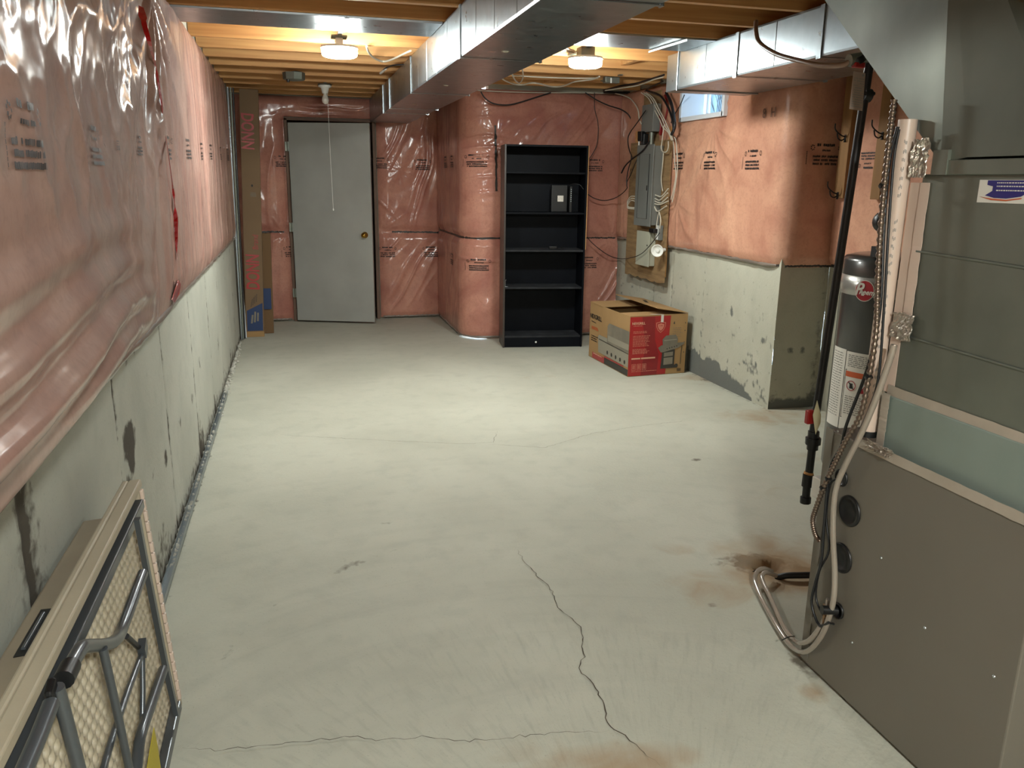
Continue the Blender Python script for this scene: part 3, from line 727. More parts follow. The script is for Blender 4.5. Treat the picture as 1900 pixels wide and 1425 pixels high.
# black sealant strips and film edges
def strip(parent, surf, u0, u1, z, hw, mat, lift=.003, name='sealing_strip', n=40, droop=0.0):
    a, b = [], []
    for k in range(n + 1):
        u = u0 + (u1 - u0) * k / n; zz = z + droop * k / n + random.uniform(-.003, .003); hh = hw * random.uniform(.6, 1.1)
        p = surf(u, zz, lift); a.append((p[0], p[1], zz + hh)); b.append((p[0], p[1], zz - hh))
    m = MB(); m.add(a + b, [(i, n + 1 + i, n + 2 + i, i + 1) for i in range(n)])
    o = m.build(name, mat, parent); md = o.modifiers.new('s', 'SOLIDIFY'); md.thickness = .003; return o
strip(blk_door, s_door, .18, .43, .925, .010, X['black_tape'])
strip(blk_door, s_door, 1.53, 2.03, .925, .010, X['black_tape'], droop=-.01)
strip(blk_back, s_back, 0.02, 1.85, .945, .010, X['black_tape'])
strip(blk_back, s_back, 2.4, 2.70, .945, .008, X['black_tape'])
strip(blk_right, s_right, 0.05, 2.70, .957, .012, X['black_tape'])
strip(blk_right, s_right, 2.70, 3.08, .957, .010, X['black_tape'])
strip(blk_alc, s_alc, 3.0, 5.50, .96, .010, X['black_tape'])
rim(blk_right, s_right, 0.04, 2.7, 0.955, .012, X['film'])
rim(blk_back, s_back, 0.02, 2.7, 0.022, .012, X['film'])
rim(blk_door, s_door, .02, .46, .022, .012, X['film']); rim(blk_door, s_door, 1.42, 2.02, .022, .012, X['film'])
# vertical strip left of the bookcase
m = MB(); a, b = [], []
for k in range(25):
    z = 1.94 - k * .57 / 24; p = s_back(UJ + .06 + k * .0006, z, .004); hw = .011 * random.uniform(.6, 1.15)
    a.append((p[0] - hw, p[1] - .003, z)); b.append((p[0] + hw, p[1] - .003, z))
m.add(a + b, [(i, 25 + i, 26 + i, i + 1) for i in range(24)]); m.build('sealing_strip', X['black_tape'], blk_back)
# print on the far, back and right blankets
for u, z in ((.46, 1.61), (1.42, 1.61), (1.86, 1.60), (.50, .71), (1.48, .70), (1.94, .70)): stamp(blk_door, s_door, u, z, 1, .17, int(u * 100 + z * 10), 1)
for u, z in ((UJ - .08, 1.62), (UJ - .06, .69), (UJ + 1.02, 1.60), (UJ + 1.0, .70), (UJ - .9, 1.62), (UJ + 1.45, 1.6), (UJ - .55, 1.62), (UJ - .55, .7)): stamp(blk_back, s_back, u, z, 1, .17, int(u * 100 + z * 10), 1)
for px, py in ((1262, 303), (1319, 302), (1398, 301)):
    q = at(px, py, x=XR - .04); stamp(blk_right, s_right, yb - q[1], q[2], 1, .20, px, 1)
stamp(blk_right, s_right, 2.70 + .157 + .06, 1.63, 1, .20, 5, 1)
stamp(blk_alc, s_alc, 5.24, 1.62, 1, .15, 6, -1)
q = at(1428, 210, x=XR - .05)
o = text('printed_mark', '8 H', .085, s_right(yb - q[1], q[2], .008), (0, -1, 0), (0, 0, 1), X['pencil'], blk_right, spacing=1.3); setp(o, kind='stuff')

# window
wroot = thing('window_1', 'small high window with white frame', None, (XR, (WY0 + WY1) / 2, WZ0)); wroot['kind'] = 'structure'; del wroot['label']
m = MB(); d = .05
for a in ((WY0 - .02, WY0 + .015, WZ0 - .02, WZ1 + .02), (WY1 - .015, WY1 + .02, WZ0 - .02, WZ1 + .02), (WY0, WY1, WZ0 - .02, WZ0 + .012), (WY0, WY1, WZ1 - .012, WZ1 + .02)):
    m.box(XR - .055, XR + .16, *a)
m.build('window_frame', X['vinyl'], wroot)
m = MB(); m.box(XR + .12, XR + .15, 5.64, 5.67, WZ0, WZ1); m.box(XR + .12, XR + .15, 5.93, 5.945, WZ0, WZ1); m.build('window_sash', X['vinyl'], wroot)
MB().box(XR + .132, XR + .136, WY0, WY1, WZ0, WZ1).build('window_pane', X['glass'], wroot)
m = MB(); n = 90; a, b = [], []
for k in range(n + 1):
    th = PI * (k / n) - PI / 2; r = .50 + .030 * math.sin(k * 1.4)
    x, y = XR + .25 + r * math.cos(th), 6.02 + r * math.sin(th) * 1.1; a.append((x, y, 1.7)); b.append((x, y, 2.42))
m.add(a + b, [(i, i + 1, n + 2 + i, n + 1 + i) for i in range(n)], True); m.build('window_well', X['well'], wroot)
wd = MB(); rnd = random.Random(77)
for k in range(26):
    w0 = Vector((XR + .30 + rnd.uniform(-.06, .1), 5.98 + rnd.uniform(-.05, .05), 2.0)); w1 = w0 + Vector((rnd.uniform(-.08, .08), rnd.uniform(-.12, .14), rnd.uniform(.1, .32)))
    wd.tube(smooth_path([w0, w0.lerp(w1, .5) + Vector((0, rnd.uniform(-.03, .03), .02)), w1], 4), .0028, 5)
wd.build('dry_weeds', X['weed'], None, label='dark dry weeds in the window well behind the glass', cat='plant', kind='stuff')
# the right wall is cut for the window: remove the faces inside the opening
me = [o for o in bpy.data.objects if o.name == 'wall_right'][0].data
import bmesh
bm = bmesh.new(); bm.from_mesh(me)
dead = [f for f in bm.faces if WY0 < f.calc_center_median().y < WY1 and WZ0 < f.calc_center_median().z < WZ1]
bmesh.ops.delete(bm, geom=dead, context='FACES'); bm.to_mesh(me); bm.free()
# ---------------------------------------------------------------- lights
def led(name, x, y, label, zt=2.25, zc=2.145, box=True, ya=4.87, yb_=5.29):
    t = thing(name, label, 'light', (x, y, zc), 'round LED work lights under the joists')
    MB().lathe((x, y, zc), (0, 0, 1), [(0, .085), (.006, .098), (.03, .103), (.045, .10)], 40).build('diffuser', X['led'], t)
    MB().lathe((x, y, zc + .0455), (0, 0, 1), [(0, .106), (.012, .106), (.016, .06)], 40).build('housing', X['white'], t)
    m = MB(); m.box(x - .045, x + .045, y - .045, y + .045, zc + .062 if box else zt - .003, zt + .01); m.build('junction_box', X['galv_dull'], t, bevel=.004)
    MB().box(x - .012, x + .012, ya, yb_, zt + .002, zt + .012).build('bar_hanger', X['galv_dull'], t)
    MB().box(x - .02, x + .02, y - .02, y + .02, zc + .06, zt).build('stem', X['white'], t); return t
led('led_light', .300, 5.08, 'glowing round LED light left of the main duct', box=False)
led('led_light', 1.775, 4.98, 'glowing round LED light between the two ducts')
lt = led('led_light', 0.35, -0.95, 'unseen round LED light behind the camera, boosted as near fill', ya=-1.0, yb_=-.64)  # unseen fixture, driven harder than the visible pair to fill the near end
X['led_near_fill'] = mat('led_diffuser_near', (255, 255, 255), rough=0.4, emit=LED_COL, estr=LED_POWER * NEAR_FILL_K)
[o for o in lt.children if o.name.startswith('diffuser')][0].data.materials[0] = X['led_near_fill']
# bulb in a porcelain holder with pull string
bx, by = .313, 7.62
t = thing('bulb_holder', 'white porcelain lampholder with an unlit bulb hanging in front of the door', 'light', (bx, by, 2.1))
MB().lathe((bx, by, 2.249), (0, 0, -1), [(0, .055), (.012, .058), (.02, .035), (.05, .028), (.065, .026)], 24).build('lampholder', X['white'], t)
MB().lathe((bx, by, 2.19), (0, 0, -1), [(0, .014), (.02, .016), (.045, .028), (.065, .031), (.085, .024), (.096, .008)], 20).build('bulb', X['bulb'], t)
MB().lathe((bx, by, 2.262), (0, 0, -1), [(0, .06), (.012, .06)], 8, False).build('ceiling_box', X['galv_dull'], t)
MB().box(bx - .012, bx + .012, 7.381, 7.741, 2.2625, 2.27).build('bar_hanger', X['galv_dull'], t)
m = MB().tube([(bx + .02, by - .01, 2.22), (bx + .022, by - .012, 1.7), (bx + .03, by - .01, 1.20)], .0016, 5); m.lathe((bx + .03, by - .01, 1.2), (0, 0, -1), [(0, .002), (.008, .006), (.02, .004)], 8)
m.build('pull_string', X['white'], t)
# metal octagon box
q = at(545, 136, z=2.245)
t = thing('junction_box', 'grey octagonal junction box fixed under the joists left of the duct', 'junction box', q)
MB().lathe((q[0], q[1], 2.249), (0, 0, -1), [(0, .085), (.05, .082), (.056, .07)], 8, False).build('box', X['galv_dull'], t)
m = MB(); m.lathe((q[0] - .045, q[1] - .04, 2.194), (0, 0, -1), [(0, .012), (.02, .01)], 10); m.tube(smooth_path([(q[0] - .03, q[1], 2.25), (q[0] + .02, q[1] + .03, 2.262), (q[0] + .08, q[1] + .02, 2.25)]), .006); m.build('cable_clamp', X['black'], t)

# ---------------------------------------------------------------- ducts
def duct(label, x0, x1, z0, z1, ys, creases, name='air_duct', dull=None):
    t = thing(name, label, 'duct', ((x0 + x1) / 2, ys[0], z0))
    for i, (a, b) in enumerate(zip(ys[:-1], ys[1:])):
        # each section: a sheet box with shallow cross-breaks pressed along its length
        m = MB(); n = max(2, int((b - a) / .28)); a2, b2 = a + .002, b - .002
        for k in range(n):
            ya, yb_ = a2 + (b2 - a2) * k / n, a2 + (b2 - a2) * (k + 1) / n; e = .0022 if creases else 0; q_ = .004
            for (p, r) in ((x0, -1), (x1, 1)):
                vs = [(p, ya, z0), (p, yb_, z0), (p, yb_, z1), (p, ya, z1), (p + r * e, ya + q_, z0 + .01), (p + r * e, yb_ - q_, z0 + .01), (p + r * e, yb_ - q_, z1 - .01), (p + r * e, ya + q_, z1 - .01)]
                fs = [(4, 5, 6, 7), (0, 1, 5, 4), (1, 2, 6, 5), (2, 3, 7, 6), (3, 0, 4, 7)]
                m.add(vs, fs if r > 0 else [f[::-1] for f in fs])
            ym = (ya + yb_) / 2; xm = (x0 + x1) / 2
            m.add([(x0, ya, z0), (x1, ya, z0), (x1, yb_, z0), (x0, yb_, z0), (xm, ym, z0 - .003)], [(1, 0, 4), (2, 1, 4), (3, 2, 4), (0, 3, 4)])
            m.quad((x0, ya, z1), (x1, ya, z1), (x1, yb_, z1), (x0, yb_, z1))
        m.quad((x0, a2, z0), (x1, a2, z0), (x1, a2, z1), (x0, a2, z1)); m.quad((x0, b2, z0), (x0, b2, z1), (x1, b2, z1), (x1, b2, z0))
        m.build('duct_section', X['galv'] if not (dull and i in dull) else X['galv_dull'], t)
        if i:
            c = MB(); g = .008; w_ = .016
            c.box(x0 - g, x0 - .0025, a - w_, a + w_, z0 - g, z1); c.box(x1 + .0025, x1 + g, a - w_, a + w_, z0 - g, z1); c.box(x0 - g, x1 + g, a - w_ * .6, a + w_ * .6, z0 - g * .7, z0 - .0032)
            c.build('drive_cleat', X['galv'], t)
    return t
DM = duct('long main galvanised duct running down the middle of the ceiling', .79, 1.175, 2.02, 2.246, [-1.6, .4, 1.4, 2.6, 3.95, 5.62, 6.86, 7.35, 8.64], True)
for px, py in ((938, 95), (828, 158), (770, 193), (749, 213)):
    q = at(px, py, z=2.02); MB().lathe((q[0], q[1], 2.0195), (0, 0, -1), [(0, .022), (.004, .016), (.006, .004)], 14).build('foil_patch', X['foil'], DM)
DR = duct('right-hand galvanised duct ending above the small window', 2.345, 2.90, 2.027, 2.248, [2.45, 3.42, 4.16, 4.86], True)
m = MB(); m.box(2.335, 2.91, 4.855, 4.868, 2.018, 2.249); m.box(2.341, 2.905, 4.868, 5.02, 2.024, 2.245); m.build('end_cap', X['galv'], DR, bevel=.004)
# sheet-metal panned joist bays
m = MB(); m.box(XL + .02, .30, 4.40, 4.79, 2.240, 2.2485); m.build('joist_pan', X['galv'], None, label='shiny galvanised sheet panning the joist bay left of the main duct', cat='sheet metal')
m = MB(); m.box(.302, .785, 4.40, 4.80, 2.238, 2.2485); m.box(.29, .315, 4.40, 4.79, 2.234, 2.239); m.build('joist_pan', X['galv'], None, label='shiny galvanised sheet butting against the main duct above the left LED light', cat='sheet metal')
m = MB(); m.box(1.18, 2.342, 4.40, 4.80, 2.240, 2.2485); m.build('joist_pan', X['galv'], None, label='galvanised sheet spanning between the two ducts', cat='sheet metal')
a_, b_c = at(1207, 93, z=2.235), at(1275, 72, z=2.235)
m = MB().prism([a_, b_c, (b_c[0], b_c[1] + .03, 2.235), (a_[0], a_[1] + .03, 2.235)], (0, 0, -.012)); m.build('joist_pan', X['galv_edge'], None, label='bent galvanised lip sticking out beside the right duct', cat='sheet metal')

# ---------------------------------------------------------------- furnace with its coil case, plenum and transition
FX = 1.475
fur = thing('furnace', 'grey furnace cabinet with coil case and plenum on the right', 'furnace', (FX, 1.57, 0))
m = MB(); m.box(FX, 2.02, 1.206, 1.928, .012, .772); m.box(FX + .02, 2.0, 1.22, 1.915, 0, .012); m.build('cabinet', X['furnace'], fur, bevel=.004)
MB().box(FX - .003, FX, 1.90, 1.932, .02, .776).build('corner_flange', X['furnace'], fur)
for px, py, r in ((1577, 948, .041), (1562, 1035, .040), (1562, 886, .024), (1556, 1133, .022)):
    q = at(px, py, x=FX); m = MB()
    m.lathe((FX, q[1], q[2]), (-1, 0, 0), [(0, r * 1.1), (.004, r * 1.1), (.006, r * 1.02), (.006, r * .86), (.0012, r * .80), (.0008, r * .2)], 28)
    m.build('knockout_plug', X['black'], fur)
for px, py in ((1581, 1192), (1555, 800), (1716, 1165), (1635, 1035), (1844, 1255)):
    q = at(px, py, x=FX); MB().lathe((FX, q[1], q[2]), (-1, 0, 0), [(0, .004), (.002, .003), (.003, .001)], 8).build('screw', X['galv_edge'], fur)
MB().box(FX + .018, 2.0, 1.0, 1.735, .772, .925).build('coil_case', X['coil'], fur, bevel=.003)
m = MB(); x0 = FX + .024; m.box(x0, 1.99, .95, 1.715, .925, 1.49); m.build('plenum', X['galv_dull'], fur, bevel=.003)
for z in (1.085, 1.30):      # pressed beads across the plenum side
    MB().tube([(x0, .97, z - .015), (x0, 1.70, z + .004)], .004, 6).build('pressed_bead', X['galv_dull'], fur)
def tape_strip(name, a, b, wv, mtl, par, th=.0016, n=24, jit=.0015, nrm=(-1, 0, 0)):
    a, b, wv, nv = Vector(a), Vector(b), Vector(wv), Vector(nrm); L_, R_ = [], []
    for k in range(n + 1):
        p = a.lerp(b, k / n) + nv * (th + random.uniform(0, jit)); e = random.uniform(.94, 1.06)
        L_.append(p + wv * e); R_.append(p - wv * e)
    m = MB(); m.add(L_ + R_, [(i, n + 1 + i, n + 2 + i, i + 1) for i in range(n)])
    o = m.build(name, mtl, par); md = o.modifiers.new('s', 'SOLIDIFY'); md.thickness = .001; md.offset = 0; return o
tape_strip('tape', (FX - .001, 1.80, .775), (FX - .001, 1.21, .775), (0, 0, .013), X['tape'], fur)
tape_strip('tape', (x0, 1.735, .935), (x0, 1.0, .928), (0, 0, .017), X['tape'], fur)
tape_strip('tape', (FX + .016, 1.728, .93), (FX + .016, 1.728, .78), (0, .014, 0), X['tape'], fur)
tape_strip('tape', (x0, 1.700, 1.47), (x0, 1.700, 1.10), (0, .016, 0), X['pvc'], fur)
MB().box(x0, x0 + .30, 1.7155, 1.752, .93, 1.47).build('corner_flange', X['pvc'], fur)
def crumple(c, sy, sz, seed, amp=.014, nx=(-1, 0, 0)):
    rnd = np.random.RandomState(seed); n = 22; U, V = np.meshgrid(np.linspace(-1, 1, n), np.linspace(-1, 1, n), indexing='ij')
    h = amp * (0.25 + ridged(U * 1.6 + seed, V * 1.7, 3, seed)) + .002
    ang = np.arctan2(V, U); rad = .82 + .22 * vnoise(ang * 2, ang * 0, seed)
    s_ = np.minimum(1, rad); P = np.stack([c[0] - h, c[1] + U * sy * s_, c[2] + V * sz * s_], -1)
    return P
def add_crumple(c, sy, sz, seed, name='foil_wad', amp=.014):
    o = grid_mesh(name, crumple(c, sy, sz, seed, amp), X['foil'], None, fur, None, True)
    for p in o.data.polygons: p.use_smooth = False
    md = o.modifiers.new('s', 'SOLIDIFY'); md.thickness = .002; return o
q = at(1714, 292, x=x0); add_crumple((x0 - .002, q[1], q[2]), .028, .048, 3)
q = at(1676, 605, x=x0); add_crumple((x0 - .002, q[1] - .006, q[2]), .040, .036, 8, amp=.010)
q = at(1630, 828, x=FX); add_crumple((FX - .004, q[1] - .02, q[2]), .05, .014, 12)
# transition up to the ducts: folded sheet, twisting away over the furnace
tr = MB()
B0, B1, B2, B3 = Vector((x0 - .006, 1.655, 1.515)), Vector((x0 - .008, 1.575, 1.527)), Vector((x0 - .008, .95, 1.527)), Vector((1.99, .95, 1.52))
B4 = Vector((1.99, 1.66, 1.515))
T0, T1 = Vector(at(1530, 0, z=2.02)), Vector(at(1778, -10, x=x0 - .01))
T0e = B0 + (T0 - B0) * 1.35; T1e = B1 + (T1 - B1) * 1.6
T2 = Vector(at(1868, -5, x=x0 - .01)); B2b = Vector(at(1905, 95, x=x0 - .01)); T2e = T2 + (T2 - B2b) * 1.4
tr.quad(B0, T0e, T1e, B1)
tr.quad(B1, T1e, T2e, T2, B2b, B2)
T4 = Vector((2.25, T0e.y + .02, T0e.z)); T3 = Vector((2.2, T2e.y, T2e.z))
tr.quad(B4, T4, T0e, B0); tr.quad(B2, B2b, T2, T2e, T3, B3); tr.quad(T0e, T4, T3, T2e, T1e); tr.quad(B3, T3, T4, B4)
tr.quad(B0, B1, B2, B3, B4)
tr.build('transition_duct', X['galv_trans'], fur)
m = MB(); m.box(x0 - .012, 1.99, .95, 1.655, 1.488, 1.522); m.build('collar', X['galv_dull'], fur, bevel=.002)
m = MB(); m.box(x0 - .016, x0 - .006, 1.625, 1.672, 1.488, 1.545); m.build('corner_tab', X['galv_dull'], fur)
# sticker
qa, qb = at(1818, 341, x=x0), at(1900, 341, x=x0); yA, yB = qa[1], qb[1] - .015; zt_ = 1.477; zb_ = at(1830, 376, x=x0)[2]
xs = x0 - .0012; MB().box(xs, x0 + .001, yB, yA, zb_, zt_).build('sticker', X['label_w'], fur, label='white and blue service sticker')
stk = fur.children[-1] if False else [o for o in fur.children if o.name.startswith('sticker')][0]
def yz(t, s): return (xs - .0006, yA + (yB - yA) * t, zb_ + (zt_ - zb_) * s)
m = MB(); m.prism([yz(.18, .98), yz(1, .98), yz(.97, .42), yz(.88, .30), yz(.6, .20), yz(.35, .22), yz(.16, .32), yz(.30, .52), yz(.30, .72), yz(.18, .78)], (-.0003, 0, 0)); m.build('sticker_print', X['stickb'], stk)
m = MB(); m.prism([yz(.05, .26), yz(.3, .19), yz(.6, .15), yz(.9, .25), yz(.9, .20), yz(.6, .09), yz(.3, .12)], (-.0003, 0, 0)); m.build('sticker_print', X['corange'], stk)
m = MB(); rnd = random.Random(4); xs2 = xs - .0014
for s_ in (.85, .70, .52):
    tt = .38
    while tt < .92:
        w_ = rnd.uniform(.02, .05); a = yz(tt, s_); b = yz(tt + w_, s_ + .05); m.quad((xs2, a[1], a[2]), (xs2, b[1], a[2]), (xs2, b[1], b[2]), (xs2, a[1], b[2])); tt += w_ + .012
m.build('sticker_print', X['label_w'], stk, kind='stuff')
# PVC vent pipe on the furnace
t = thing('vent_pipe', 'pinkish white plastic vent pipe rising beside the plenum', 'pipe', (1.50, 1.845, .775))
p0, p1 = Vector(at(1611, 800, x=1.492)), Vector(at(1685, 222, x=1.492))
MB().tube([p0, p1], .0225, 28).build('pipe', X['pvc'], t)
MB().tube([p0 - Vector((0, 0, .012)), p0 + Vector((0, 0, .004))], .026, 28).build('rubber_collar', X['black'], t)
m = MB(); rnd = random.Random(9)
for k in range(34):
    z = .85 + k * .0215
    if k % 9 > 6: continue
    c = p0.lerp(p1, (z - p0.z) / (p1.z - p0.z)); a = -2.2; a = math.radians(225 + rnd.uniform(-2, 2))
    for j in range(3):
        aa = a + j * .12; r = .0228; zz = z + rnd.uniform(0, .006)
        e = [(c.x + r * math.cos(aa + d), c.y + r * math.sin(aa + d), zz + h_) for d, h_ in ((0, 0), (.07, 0), (.07, .008), (0, .008))]; m.quad(*e)
m.build('printed_mark', X['label_g'], t, kind='stuff')
# refrigerant / clear hoses, armoured cable and wires down the furnace side
ax = lambda x, *pp: [at(px, py, x=x) for px, py in pp]
t = thing('armoured_cable', 'flexible armoured metal cable running down beside the vent pipe', 'cable', at(1508, 975, x=1.43))
cp = smooth_path(ax(1.430, (1659, 185), (1650, 260), (1640, 350), (1632, 450), (1628, 540), (1625, 620), (1612, 700), (1596, 770), (1568, 820), (1548, 862), (1530, 900)) + [at(1515, 940, x=1.44), at(1508, 965, x=1.445), at(1512, 990, x=1.455), at(1520, 1003, x=1.47)], 26)
rr = [(.0080 if i % 4 < 2 else .0056) for i in range(len(cp))]
MB().tube(cp, rr, 8).build('metal_sheath', X['conduit'], t)
for px, py in ((1527, 905), (1537, 888), (1612, 700), (1638, 345)):
    q = at(px, py, x=1.43); MB().tube([(q[0], q[1] - .004, q[2] - .003), (q[0], q[1] + .004, q[2] + .003)], .0095, 10).build('cable_tie', X['black'], t)
cable('cable', ax(1.445, (1666, 235), (1650, 300), (1640, 420), (1634, 560), (1621, 640), (1604, 700), (1577, 770), (1567, 800), (1560, 830), (1540, 870), (1530, 960), (1524, 1040), (1513, 1080), (1506, 1120), (1520, 1160), (1538, 1155)), .0045, X['blackc'], 'thin black wire tangled down the side of the furnace')
cable('cable', ax(1.452, (1668, 240), (1658, 300), (1649, 420), (1641, 560), (1630, 700), (1612, 760), (1595, 800), (1580, 845), (1556, 885), (1540, 900), (1533, 960), (1538, 1020), (1520, 1060), (1514, 1110), (1533, 1150), (1547, 1158)), .0035, X['blackc'], 'second black wire looping past the uppermost furnace plug')
hz = at(1665, 625, x=1.46)
cable('hose', [at(1659, 640, x=1.462), at(1650, 670, x=1.46), at(1625, 740, x=1.455), at(1600, 800, x=1.45), at(1570, 860, x=1.445), at(1553, 900, x=1.447), at(1547, 940, x=1.45), at(1546, 1000, x=1.452), at(1549, 1060, x=1.453), at(1547, 1110, x=1.452), at(1537, 1150, x=1.45), at(1524, 1180, x=1.45), at(1508, 1201, x=1.45), at(1492, 1210, x=1.452), at(1478, 1206, z=.034), at(1462, 1193, z=.022), at(1440, 1160, z=.02), at(1415, 1115, z=.02), at(1401, 1080, z=.03), at(1404, 1062, z=.045), at(1416, 1055, z=.05), at(1432, 1060, z=.03)], .0085, X['hose'], 'clear condensate hose curving over the floor to the drain hole', cat='hose', seg=10)
cable('hose', [at(1538, 1112, x=1.462), at(1530, 1150, x=1.458), at(1518, 1170, x=1.45), at(1502, 1188, x=1.45), at(1487, 1193, x=1.455), at(1474, 1187, z=.04), at(1455, 1165, z=.03), at(1430, 1110, z=.028), at(1414, 1075, z=.035), at(1420, 1062, z=.045), at(1440, 1068, z=.02)], .0085, X['hose'], 'shorter clear hose lying beside the long one by the drain hole', cat='hose', seg=10)
q = Vector(at(1533, 1140, x=1.458)); MB().tube([q + Vector((0, -.004, -.03)), q + Vector((0, .004, .03))], .0105, 10).build('hose_connector', X['card_dk'], None, label='brown sleeve joining the hoses near the lowest furnace plug', cat='connector')
for c_, lab in (((1407, 1063), 'black cable tie holding the hoses at the drain'), ((1462, 1190), 'black cable tie holding the hoses at the furnace corner')):
    q = Vector(at(*c_, z=.035)); MB().tube([q + Vector((-.028, -.006, .012)), q + Vector((0, 0, .016)), q + Vector((.026, .006, .012)), q + Vector((.03, .006, -.006))], .0018, 5).build('cable_tie', X['black'], None, label=lab, cat='cable tie')
cable('drain_pipe', [at(1440, 1072, z=.0), at(1460, 1068, z=.02), at(1505, 1067, z=.022), (1.78, 2.40, .02)][:3] + [tuple(Vector(at(1505, 1067, z=.022)) + Vector((.25, -.04, 0)))], .0125, X['iron'], 'black drain pipe lying on the floor behind the furnace', cat='pipe', seg=12)
q = at(1556, 1133, x=FX); MB().tube([(FX - .006, q[1], q[2]), (FX - .05, q[1] + .01, q[2] + .004)], .013, 12).build('drain_port', X['black'], fur)
# ---------------------------------------------------------------- gas line
t = thing('gas_pipe', 'black iron gas pipe with drip leg, running up in front of the alcove', 'pipe', at(1495, 930, y=2.2))
GP = lambda px, py: Vector(at(px, py, y=2.25))
a, b = GP(1612, 128), GP(1509, 800)
MB().tube([GP(1616, 96), a, b], .0135, 14).build('pipe', X['iron'], t)
def sleeve(p, q, r, seg=14, m_=None, name='fitting'): return MB().tube([p, q], r, seg).build(name, m_ or X['iron'], t)
sleeve(GP(1510, 800), GP(1507, 834), .019, 8); sleeve(GP(1509, 812), GP(1508, 824), .026, 8)
sleeve(GP(1507, 830), GP(1501, 880), .0135); sleeve(GP(1501, 876), GP(1500, 880), .0165, 14, X['rawwood'], 'thread_sealant')
sleeve(GP(1500, 880), GP(1497, 902), .0185); sleeve(GP(1501, 893), GP(1509, 888), .0185); sleeve(GP(1497, 902), GP(1495, 926), .0135); sleeve(GP(1495, 922), GP(1494, 933), .0185, 8)
MB().tube([GP(1590, 172), GP(1622, 174)], .006, 8).tube([GP(1600, 176), GP(1613, 178)], .021, 12).build('pipe_clamp', X['iron'], t)
sleeve(GP(1575, 112), GP(1612, 106), .018, 12, X['galv_dull'], 'union'); sleeve(GP(1588, 106), GP(1592, 118), .024, 8, X['iron'])
m = MB(); p = GP(1502, 772); m.obox(p + Vector((-.014, -.012, -.026)), (.028, 0, 0), (0, .02, 0), (0, 0, .048)); m.build('valve_handle', X['red'], t, bevel=.004)
m = MB(); p = GP(1590, 122); m.obox(p + Vector((-.02, -.02, -.008)), (.035, 0, 0), (0, .02, 0), (0, 0, .016)); m.build('valve_handle', X['red'], t, bevel=.003)
m = MB(); m.prism([at(*p, y=2.226) for p in ((1516, 743), (1523, 770), (1522, 785), (1513, 806), (1508, 770))], (0.0, -.0012, 0)); o = m.build('paper_tag', X['papertag'], None, label='yellow paper tag hanging from the red gas valve handle', cat='tag')
m = MB(); y = 2.23; P4 = [at(1584, 132, y=y), at(1606, 136, y=y), at(1600, 206, y=y), at(1576, 202, y=y)]; m.prism(P4, (0, .0012, 0)); tg = m.build('card_tag', X['papergrey'], None, label='grey printed card tag hanging high beside the black gas pipe', cat='tag')
m = MB(); rnd = random.Random(3); A, B, C_, D = [Vector(p) for p in P4]
for k in range(13):
    s_ = .18 + k * .062; l0 = A.lerp(D, s_); r0 = B.lerp(C_, s_); tt = .1
    while tt < .9:
        w_ = rnd.uniform(.04, .14)
        if rnd.random() < .8: p1_, p2_ = l0.lerp(r0, tt), l0.lerp(r0, min(.93, tt + w_)); dz = Vector((0, 0, .0022)); off_ = Vector((0, -.0008, 0)); m.quad(p1_ + off_, p2_ + off_, p2_ + off_ + dz, p1_ + off_ + dz)
        tt += w_ + .03
p = A.lerp(B, .78) .lerp(C_, .07) + Vector((0, -.001, 0)); m.lathe(p, (0, -1, 0), [(0, .004), (.001, .003)], 12); m.build('printed_mark', X['label_g'], tg, kind='stuff')
cable('hose', [at(1403, 40, y=3.05), at(1403, 60, y=3.0), at(1410, 80, y=2.95), at(1440, 100, y=2.75), at(1480, 112, y=2.55), at(1520, 121, y=2.4), at(1560, 121, y=2.28), at(1580, 113, y=2.25)], .0085, X['tan'], 'tan flexible gas line drooping from the right duct to the valve', cat='hose', seg=10)
# white control box on the floor side of the furnace
p = Vector(at(1528, 905, y=1.965)); t = thing('control_box', 'small white box with a black plug behind the furnace corner', 'box', p)
MB().box(p.x - .022, p.x + .045, p.y - .03, p.y + .03, p.z - .035, p.z + .03).build('body', X['white'], t, bevel=.004)
MB().box(p.x - .026, p.x - .016, p.y - .035, p.y - .02, p.z - .045, p.z - .015).build('plug', X['black'], t, bevel=.002)
MB().tube(smooth_path([(p.x - .02, p.y - .03, p.z - .045), (p.x - .015, p.y - .03, p.z - .07), (p.x + .01, p.y - .02, p.z - .085), (p.x + .05, p.y - .02, p.z - .08)]), .0025, 6).build('cord', X['offwhite'], t)

# ---------------------------------------------------------------- water heater
HX, HY, HR = 2.90, 3.42, .245
t = thing('water_heater', 'dark grey water heater with warning label in the alcove', 'water heater', (HX, HY, 0))
MB().lathe((HX, HY, 0), (0, 0, 1), [(0, HR - .01), (.02, HR), (1.03, HR), ], 56).build('tank', X['tank'], t)
MB().lathe((HX, HY, 1.03), (0, 0, 1), [(0, HR + .003), (.07, HR + .003), (.088, HR - .01), (.10, HR * .8), (.104, .03)], 56).build('top_cap', X['tank'], t)
MB().lathe((HX, HY, .935), (0, 0, 1), [(0, HR + .001), (.001, HR + .002), (.096, HR + .002), (.0961, HR)], 56).build('silver_band', X['tankband'], t)
cam_a = math.atan2(-HY, -HX)
def cyl_patch(name, a0, a1, z0_, z1_, r, mtl, par, n=12):
    m = MB(); A_, B_ = [], []
    for k in range(n + 1):
        a_ = a0 + (a1 - a0) * k / n; A_.append((HX + r * math.cos(a_), HY + r * math.sin(a_), z1_)); B_.append((HX + r * math.cos(a_), HY + r * math.sin(a_), z0_))
    m.add(A_ + B_, [(i, n + 1 + i, n + 2 + i, i + 1) for i in range(n)], True); return m.build(name, mtl, par)
aL = cam_a - math.radians(30)
